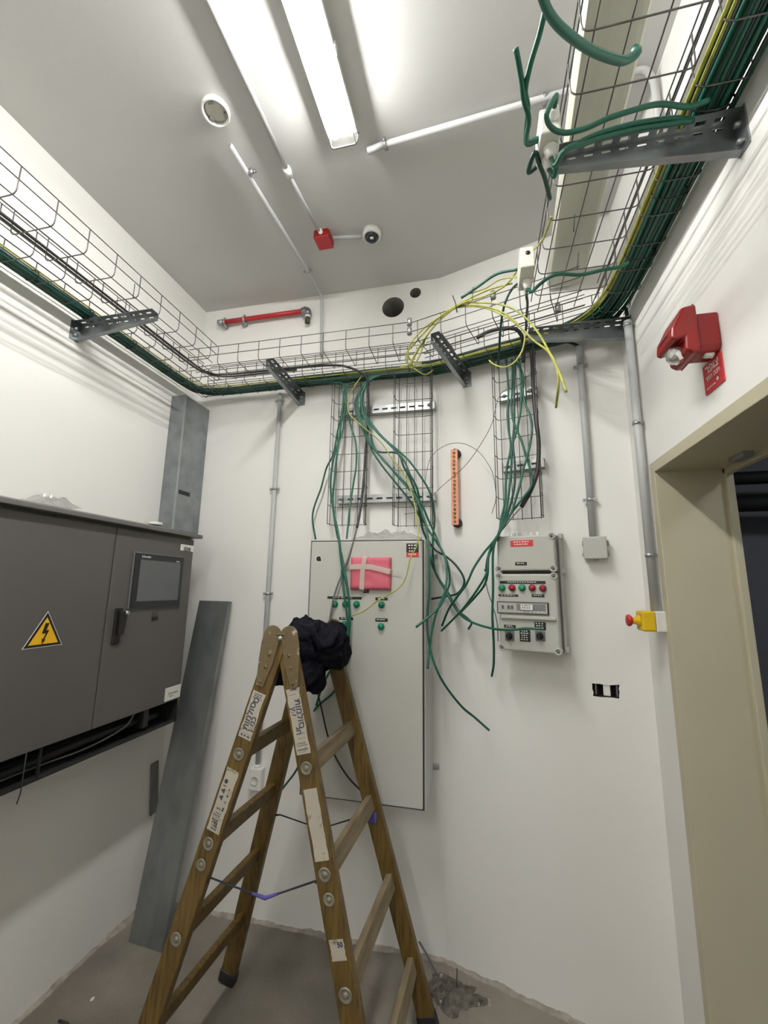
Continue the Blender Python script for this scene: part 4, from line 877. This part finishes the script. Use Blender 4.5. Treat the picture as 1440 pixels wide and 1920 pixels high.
for f in (.45, .78):
    c = Vector((x_ + .004, ya_ + (yb_ - ya_) * f, CAMH + 1.12)); gl.append(c)
    MB().lathe(c, (0, 0, -1), [(0, .018), (.005, .018), (.006, .015), (.016, .015), (.018, .012), (.03, .011), (.032, .007)], 12).build('cable_gland', 'pvcw', t)
c = Vector((x_ + .006, ya_, CAMH + 1.165)); MB().lathe(c, (0, -1, 0), [(0, .016), (.005, .016), (.006, .013), (.02, .012), (.022, .008)], 12).build('cable_gland', 'pvcw', t); gt = c
G0, G1 = gl
cable([G0 + Vector((0, 0, -.03)), G0 + Vector((.01, 0, -.055))] + tz([(1060, 282), (1095, 270), (1130, 258), (1190, 243), (1260, 232), (1300, 226)], (1.07, 1.10, 1.12, 1.13)), .0062, 'green', 'green cable from the first gland of the upper white box to the wall bundle', 'green_cable')
cable([G1 + Vector((0, 0, -.03)), G1 + Vector((.012, 0, -.055))] + tz([(1050, 290), (1085, 268), (1125, 250), (1190, 232), (1260, 222), (1295, 225)], (1.08, 1.11, 1.13, 1.14)), .0062, 'green', 'green cable from the second gland of the upper white box to the wall bundle', 'green_cable')
cable([gt + Vector((0, -.02, 0)), gt + Vector((0, -.05, -.005))] + tz([(1025, 215), (1035, 240), (1060, 249), (1100, 240), (1140, 222), (1200, 203), (1240, 195), (1290, 200), (1330, 188)], (1.10, 1.09, 1.12, 1.14)), .0062, 'green', 'green cable looping from the end gland of the upper white box', 'green_cable')
sL = Vector((x_ - .024, (ya_ + yb_) / 2 - .01, CAMH + 1.15))
cable([sL, sL + Vector((-.03, -.01, -.01))] + tz([(992, 225), (982, 185), (978, 150), (972, 115), (967, 90)], (1.12, 1.14, 1.16)), .0062, 'green', 'green cable from the upper white box with a cut end pointing up', 'green_cable')
cable([sL + Vector((0, .01, .006)), sL + Vector((-.03, .004, .0))] + tz([(990, 205), (985, 170), (995, 120), (1010, 70), (1022, 20), (1030, -30)], (1.13, 1.15, 1.18)), .0062, 'green', 'green cable rising from the upper white box out of the top', 'green_cable')
cable([sL + Vector((0, .06, -.02)), sL + Vector((-.02, .06, -.03))] + tz([(1003, 286), (1012, 310), (1022, 335), (1031, 373)], (1.12, 1.12, 1.12)), .0062, 'green2', 'short green cable hanging below the upper white box', 'green_cable')
b1 = atZ(988, 500, CAMH + 1.12); b2 = atZ(985, 545, CAMH + 1.12)
x2 = (b1.x + b2.x) / 2; t = smallbox(x2, (b1.y + b2.y) / 2, CAMH + 1.12, b2.y - b1.y, .08, 'lower white box on the outer right tray near the yellow coil', True)
MB().cyl((x2 + .002, b1.y, CAMH + 1.175), (x2 + .002, b1.y - .002, CAMH + 1.175), .008, 12).build('knockout_hole', 'blk', t)
c = Vector((x2 + .004, (b1.y * .4 + b2.y * .6), CAMH + 1.12)); MB().lathe(c, (0, 0, -1), [(0, .018), (.005, .018), (.006, .015), (.016, .015), (.018, .012), (.03, .011), (.032, .007)], 12).build('cable_gland', 'pvcw', t)
cable([c + Vector((0, 0, -.03)), c + Vector((.015, 0, -.045))] + tz([(1010, 535), (1030, 520), (1050, 514), (1090, 515), (1130, 506), (1160, 501), (1180, 492)], (1.09, 1.11, 1.14)), .006, 'green', 'green cable from the lower white box across the outer tray', 'green_cable')
cable([c + Vector((0, .03, -.002)), c + Vector((0, .03, -.04))] + tz([(989, 570), (987, 600), (986, 620)], (1.08, 1.10, 1.12)), .005, 'green2', 'short green cable dropping from the lower white box to the bundle', 'green_cable')
g([(976, 527), (958, 545), (945, 575), (938, 620), (936, 660), (934, 690)], (.42, .38, .2), 'dark green cable curving from the lower white box down the right basket', 'green2', .005)
q0 = Vector((XR - .075, CORY - .13, TZ + .01)); cable([q0, q0 + Vector((.02, .01, -.01)), FR.p(uR, CAMH + 1.165, .03), FR.p(uR, CAMH + 1.13, .024)], .007, 'black', 'short black cable entering the top of the tall right conduit', 'black_cable')
p = FB.p(uB, CAMH + 1.11, .024); cable([FB.p(uB - .10, TZ + .005, .07), FB.p(uB - .04, TZ - .004, .05), FB.p(uB, CAMH + 1.125, .026), p], .007, 'black', 'short black cable entering the conduit of the grey junction box', 'black_cable')
# cable ties poking out of the trays
for (x, y, z) in ((241, 590, 1.15), (250, 555, 1.17), (1075, 430, 1.15), (1082, 500, 1.15), (885, 560, 1.2)):
    q = atZ(x, y, CAMH + z); tag(MB().tube([q + Vector((0, 0, -.01)), q + Vector((.006, -.006, .05))], .0015, 5).build('cable_tie', 'black'), 'loose black cable tie tail poking out of a wire tray', 'cable tie', 'loose cable tie tails')
for i, (o_, f) in enumerate([((XL + .08, y), 0) for y in (.62, .86, 1.1, 1.34, 1.58, 1.82)] + [((x, D - .08), 1) for x in (-1.45, -1.2, -.95)] + [((XR - .07, y), 0) for y in (.75, .98, 1.22, 1.46)]):
    q = Vector((o_[0], o_[1], TZ + .014)); ax = Vector((0, 1, 0)) if f == 0 else Vector((1, 0, 0))
    wv = ax.cross(Vector((0, 0, 1))); rr = .034 if o_[0] < 0 else .05
    P = [q + wv * rr * math.cos(a) + Vector((0, 0, 1)) * (.022 * math.sin(a)) for a in [k * math.pi / 8 for k in range(17)]]
    tag(MB().tube(P, .0024, 6, False).build('cable_tie', 'black'), 'black cable tie round the green bundle in the inner tray', 'cable tie', 'cable ties round the bundle')

# ================================================================ wooden ladder
hdir = Vector((.05250355, .99862074, 0)); perp = Vector((hdir.y, -hdir.x, 0))
d = ray(533, 1176); Fp = CP + d * (-.14 / d.z); foot = atZ(430, 1835, 0); lat = (foot - Fp).dot(perp)
nL = hdir.cross(foot - Fp).normalized(); mir = foot - perp * 2 * lat; nR = hdir.cross(mir - Fp).normalized()
hL = lambda x, y: hitn(x, y, Fp, nL); hR = lambda x, y: hitn(x, y, Fp, nR)
def lineto(a, b, z): return a + (b - a) * ((z - a.z) / (b.z - a.z))
ztop = Fp.z - .035
rails = {}
for nm_, h, A, B in (('LF', hL, (467, 1370), (295, 1879)), ('LR', hL, (520, 1451), (461, 1695)), ('RF', hR, (562, 1342), (641, 1795)), ('RR', hR, (640, 1280), (768, 1781))):
    a, b = h(*A), h(*B); rails[nm_] = (lineto(a, b, ztop), lineto(a, b, .004))
t = thing('wooden_stepladder', (Fp.x, Fp.y + .2, 0), 'old wooden double stepladder with paint splashes and worn stickers', 'ladder')
zt_ = {}
for nm_, (a, b) in rails.items():
    n_ = nL if nm_[0] == 'L' else nR
    o = MB().beam(b, a, hdir, .030, .066).build('rail', 'wood', t, .003); zt_[nm_] = o
def rungs(h, F_, R_, px, n_):
    for (p, q) in px:
        z = (h(*p).z + h(*q).z) / 2 - .03 if q else h(*p).z - .03
        a = lineto(*rails[F_], z); b = lineto(*rails[R_], z); dd = (rails[F_][0] - rails[F_][1]).normalized(); e_ = (b - a).normalized()
        mb = MB().beam(a - e_ * .004, b + e_ * .004, dd, .058, .024); mb.build('rung', 'wood2' if F_ == 'RF' else 'wood', t, .004)
        s = -hdir
        off = .0155
        o = MB().lathe(a + s * off, s, [(0, .020), (.003, .020), (.004, .016), (.001, .013), (.001, .008), (.005, .007), (.006, .003), (.006, 0)], 20).build('bolt_washer', 'washer', t)
        if px.index((p, q)) == 1:
            c2 = lineto(*rails[F_], z - .06); MB().lathe(c2 + s * off, s, [(0, .018), (.003, .018), (.004, .014), (.001, .011), (.001, .007), (.005, .006), (.006, .003), (.006, 0)], 20).build('bolt_washer', 'washer', t)
rungs(hL, 'LF', 'LR', [((469, 1388), (548, 1340)), ((426, 1540), (515, 1464)), ((371, 1702), (486, 1588)), ((309, 1884), (454, 1714))], nL)
rungs(hR, 'RF', 'RR', [((596, 1399), (658, 1348)), ((629, 1583), (691, 1488)), ((669, 1778), (729, 1635)), ((740, 1900), (769, 1792))], nR)
for F_, R_ in (('LF', 'LR'), ('RF', 'RR')):
    z = ztop - .115; a = lineto(*rails[F_], z); b = lineto(*rails[R_], z); dd = (rails[F_][0] - rails[F_][1]).normalized()
    MB().beam(a, b, dd, .06, .022).build('top_board', 'wood2', t, .003)
# hinge plates with rivets on the front rails, hinge rod
s = -hdir
for nm_ in ('LF', 'RF', 'LR', 'RR'):
    a, b = rails[nm_]; dd = (a - b).normalized(); side = dd.cross(hdir).normalized(); ss = s if nm_[1] == 'F' else hdir
    F = Frame(a + ss * .0155, side, dd)
    if F.w.dot(ss) < 0: F = Frame(a + ss * .0155, -side, dd)
    out_ = -perp if nm_[0] == 'L' else perp
    sg = 1 if F.u.dot(out_) > 0 else -1; hx = sg * .022
    arc = [(hx + .033 * math.cos(k), .006 + .030 * math.sin(k)) for k in [math.pi * j / 10 for j in range(11)]]
    lft, rgt = (hx - .033, hx + .033)
    poly = arc + [(lft + .001, -.03), (min(lft + .012, -.018 + sg * .004), -.085), (-.014 + sg * .008, -.165), (.014 + sg * .008, -.165), (max(rgt - .012, .018 + sg * .004), -.085), (rgt - .001, -.03)]
    o = MB().prism(F, poly, 0, .005).build('hinge_plate', 'plate', t, .002)
    for (x, y) in ((hx - sg * .020, .012), (sg * .010, -.06), (sg * .008, -.10), (sg * .008, -.150)): MB().lathe(F.p(x, y, .005), F.w, [(0, .006), (.002, .005), (.003, 0)], 10).build('rivet', 'plate', o)
rod0 = (rails['LF'][0] + rails['RF'][0]) / 2; rod1 = (rails['LR'][0] + rails['RR'][0]) / 2
MB().cyl(rod0 + s * .03, rod1 + hdir * .02, .007, 10).build('hinge_rod', 'zinc', t)
# stickers on the front faces
def sticker(rail, y0, y1, wdt, m, label=None, words=(), rot=math.pi / 2, sz=.022):
    a, b = rails[rail]; h = hL if rail[0] == 'L' else hR
    dd = (a - b).normalized(); side = dd.cross(hdir).normalized(); F = Frame(a + s * .0156, side, dd)
    if F.w.dot(s) < 0: F = Frame(a + s * .0156, -side, dd)
    n_ = 10; L = []; R = []
    for k in range(n_ + 1):
        v = y0 + (y1 - y0) * k / n_; L.append((-wdt / 2 + random.uniform(-.0015, .0015), v)); R.append((wdt / 2 + random.uniform(-.0015, .0015), v))
    o = MB().prism(F, L + R[::-1], 0, .0012).build('sticker', m, t)
    if words:
        mb = MB(); v = y0 + .006
        while v < y1 - .006:
            h_ = random.choice((.0015, .003, .005))
            if abs(v - words[0][2]) > .055 and random.random() < .75: fake_lines(mb, F, -wdt / 2 + random.uniform(.004, .014), wdt / 2 - random.uniform(.004, .014), v, h_, .0013, random.choice((3, 5, 8)))
            v += h_ + .0035
        if mb.v: mb.build('small_print', 'ink', o)
    for (w_, u_, v_, z_) in words: text(w_, F, u_, v_, .0014, z_, 'ink', o, 'lettering', rot, bold=.0006)
    return F, o
sticker('LF', -.335, -.185, .048, 'stick', words=(('תומלוס', -.008, -.265, .030), ('ןענכ', .012, -.285, .026), ('ס', -.002, -.212, .03)))
sticker('LF', -.625, -.435, .046, 'stick', words=(('▲ ▲ ! ●', -.010, -.50, .016), ('▪ ▫ ▪ ▫', .010, -.52, .016)))
sticker('RF', -.365, -.165, .048, 'stick', words=(('תומלוס', .010, -.245, .030), ('ץע', -.010, -.235, .026), ('גח', -.004, -.295, .024)), rot=-math.pi / 2)
sticker('RF', -.660, -.465, .046, 'stick')
F, o = sticker('RF', -.905, -.855, .044, 'stick', words=(('50', .010, -.868, .018),), rot=0)
# rubber feet
for nm_ in rails:
    a, b = rails[nm_]; dd = (a - b).normalized(); MB().beam(b, b + dd * .05, hdir, .036, .072).build('foot_cap', 'black', t, .003)
# straps
def strap(P, label, m0='strapk'):
    tt = thing('strap', P[0], label, 'strap', 'straps tied between the ladder rails')
    n_ = len(P)
    mb = MB(); mb.tube(P, [.0055 if i in (0, n_ - 1) else .0028 for i in range(n_)], 6); mb.build('webbing', m0, tt)
    return tt
z1_ = hL(400, 1622).z; a = lineto(*rails['LF'], z1_); b = lineto(*rails['RF'], hR(607, 1668).z)
ps = [a + Vector((.035, -.01, 0)), a.lerp(b, .08) + Vector((0, 0, .004)), a.lerp(b, .5) + Vector((0, -.005, -.075)), b.lerp(a, .1), b - Vector((.035, .01, 0))]
mid = hitn(497, 1684, a, hdir); ps[2] = mid
tt = strap(ps, 'dark and blue strap tied between the two front ladder rails')
MB().tube([mid + (ps[1] - mid) * .22, mid, mid + (ps[3] - mid) * .25], [.004, .006, .004], 6).build('blue_section', 'strap', tt)
a = lineto(*rails['LR'], hL(518, 1512).z); b = lineto(*rails['RR'], hR(697, 1540).z)
tt = strap([a + Vector((.02, 0, 0)), a.lerp(b, .12), a.lerp(b, .5) + Vector((0, 0, -.05)), a.lerp(b, .9), b], 'dark strap tied between the two rear ladder rails')
MB().box(Frame(b, perp, (0, 0, 1)), -.03, .012, -.022, .02, -.025, .025).build('purple_knot', 'strap', tt, .008)

# black cloth thrown over the ladder top
def blob(name, balls, m, vox, label, cat, disp):
    bm = bmesh.new()
    for (c, r, q) in balls:
        k = bmesh.ops.create_icosphere(bm, subdivisions=3, radius=1)
        R = q.to_matrix().to_4x4() if q else Matrix()
        bmesh.ops.transform(bm, matrix=Matrix.Translation(c) @ R @ Matrix.Diagonal((*r, 1)), verts=k['verts'])
    me = bpy.data.meshes.new('b'); bm.to_mesh(me); bm.free(); o = bpy.data.objects.new('b', me); COL.objects.link(o)
    rm = o.modifiers.new('r', 'REMESH'); rm.mode = 'VOXEL'; rm.voxel_size = vox
    sm = o.modifiers.new('s', 'SMOOTH'); sm.iterations = 3
    me2 = bpy.data.meshes.new_from_object(o.evaluated_get(bpy.context.evaluated_depsgraph_get())); bpy.data.objects.remove(o)
    nn = [v.normal.copy() for v in me2.vertices]
    for v, n_ in zip(me2.vertices, nn):
        q = Vector((v.co.x * 16, v.co.y * 9, v.co.z * 12)); f = 1 - 2.4 * abs(noise.noise(q + Vector((0, 0, 3 * noise.noise(v.co * 7))))); f2 = 1 - 2 * abs(noise.noise(v.co * 38))
        v.co += n_ * (disp * f + disp * .4 * f2)
    mb = MB(); mb.add([v.co.copy() for v in me2.vertices], [list(p.vertices) for p in me2.polygons], True)
    return tag(mb.build(name, m), label, cat)
tp_ = rod0.lerp(rod1, .55)
E3 = lambda x, y, k: (lambda dd: CP + dd * ((rod0.lerp(rod1, k) - CP).dot(hdir) / dd.dot(hdir)))(ray(x, y))
balls = [(E3(597, 1195, .6), (.085, .13, .045), None), (E3(612, 1212, .7), (.07, .12, .06), None), (E3(575, 1190, .35), (.055, .07, .04), None),
         (E3(578, 1228, .5), (.05, .08, .09), None), (E3(572, 1262, .55), (.028, .05, .055), None), (E3(543, 1248, .35), (.05, .05, .06), None), (E3(528, 1250, .15), (.035, .04, .05), None), (E3(565, 1180, .5), (.04, .06, .03), Vector((0, 1, 0)).rotation_difference(Vector((.3, 1, .3)))), (E3(594, 1275, .6), (.016, .03, .03), None), (E3(625, 1225, .8), (.05, .08, .05), None), (E3(619, 1186, .92), (.05, .07, .045), None), (E3(577, 1258, .3), (.032, .06, .05), None), (E3(574, 1215, .3), (.04, .06, .05), None)]
cl = blob('jacket', balls, 'cloth', .0055, 'crumpled black jacket draped over the ladder top', 'jacket', .017)

# ================================================================ rubble and wires on the floor
q = atZ(842, 1862, 0)
random.seed(5)
V = []; fs = []
nR_, nT = 14, 40
for i in range(nR_ + 1):
    for k in range(nT):
        a = 2 * math.pi * k / nT; r = .13 * i / nR_ * (.62 + .75 * abs(noise.noise(Vector((math.cos(a) * 1.6, math.sin(a) * 1.6, 4)))) + .12 * noise.noise(Vector((math.cos(a) * 6, math.sin(a) * 6, 1)))); p = Vector((q.x + r * 1.15 * math.cos(a), q.y + r * .8 * math.sin(a), 0))
        hh = .030 * (1 - (i / nR_) ** 1.5) * (.4 + 1.4 * abs(noise.noise(p * 30)) + .6 * noise.noise(p * 70)); V.append(p + Vector((0, 0, max(hh, 0) if i < nR_ else -.001)))
fs = [(i * nT + k, i * nT + (k + 1) % nT, (i + 1) * nT + (k + 1) % nT, (i + 1) * nT + k) for i in range(nR_) for k in range(nT)]
M['rub'] = mat('dark_rubble', (0.11, 0.10, 0.08), 0.95, 0, .5, 40, 1, 80)
o = tag(MB().add(V, fs).build('rubble', 'rub'), 'small heap of broken concrete on the floor by the angled wall', 'rubble'); o['kind'] = 'stuff'
for k in range(14):
    a = random.uniform(0, 6.28); r = random.uniform(.02, .15); c = Vector((q.x + r * 1.1 * math.cos(a), q.y + r * .75 * math.sin(a), 0)); z = random.uniform(.004, .011)
    bm_ = MB(); P = [c + Vector((z * random.uniform(.7, 1.5) * math.cos(t_), z * random.uniform(.7, 1.5) * math.sin(t_), 0)) for t_ in (0, 1.1, 2.3, 3.3, 4.4, 5.4)]
    top = [c + (p - c) * random.uniform(.4, .8) + Vector((0, 0, z * random.uniform(.8, 1.4) + .004)) for p in P]
    tag(bm_.add(P + top, [list(range(6))[::-1], list(range(6, 12))] + [(i, (i + 1) % 6, (i + 1) % 6 + 6, i + 6) for i in range(6)]).build('concrete_chip', 'plaster'), 'small loose concrete chip in or around the rubble heap', 'chip', 'concrete chips around the rubble')
p0 = q + Vector((.03, .0, .0)); p1 = hitn(857, 1816, p0, Vector((0, 1, 0)))
tag(MB().cyl(p0, p1, .003, 8).build('steel_rod', 'rust'), 'thin steel rod sticking up from the rubble heap', 'rod')
a = atZ(786, 1790, 0); b = atZ(822, 1830, 0)
tag(MB().tube(spline([a + Vector((0, 0, .05)), a.lerp(b, .5) + Vector((0, 0, .03)), b + Vector((0, 0, .005))]), .004, 8).build('cable_offcut', 'greyc'), 'dark cable offcut on the floor behind the ladder leg', 'cable')
for (x, y, x2_, y2_, lb) in ((400, 1705, 418, 1711, 'short black offcut on the floor behind the left ladder rungs'), (110, 1914, 128, 1920, 'short dark offcut on the floor at the lower left edge')):
    a = atZ(x, y, .006); b = atZ(x2_, y2_, .004); tag(MB().tube([a, a.lerp(b, .5) + Vector((0, 0, .002)), b], .004, 6).build('cable_offcut', 'black'), lb, 'cable')
a = atZ(173, 1875, 0); tag(MB().add([a + Vector((.006 * math.cos(k), .009 * math.sin(k), .001 + .004 * (j))) * 1 for j in (0, 1) for k in range(6)], [range(6), range(6, 12)] + [(i, (i + 1) % 6, (i + 1) % 6 + 6, i + 6) for i in range(6)]).build('plaster_chip', 'white'), 'small white plaster chip on the floor at the lower left', 'chip')
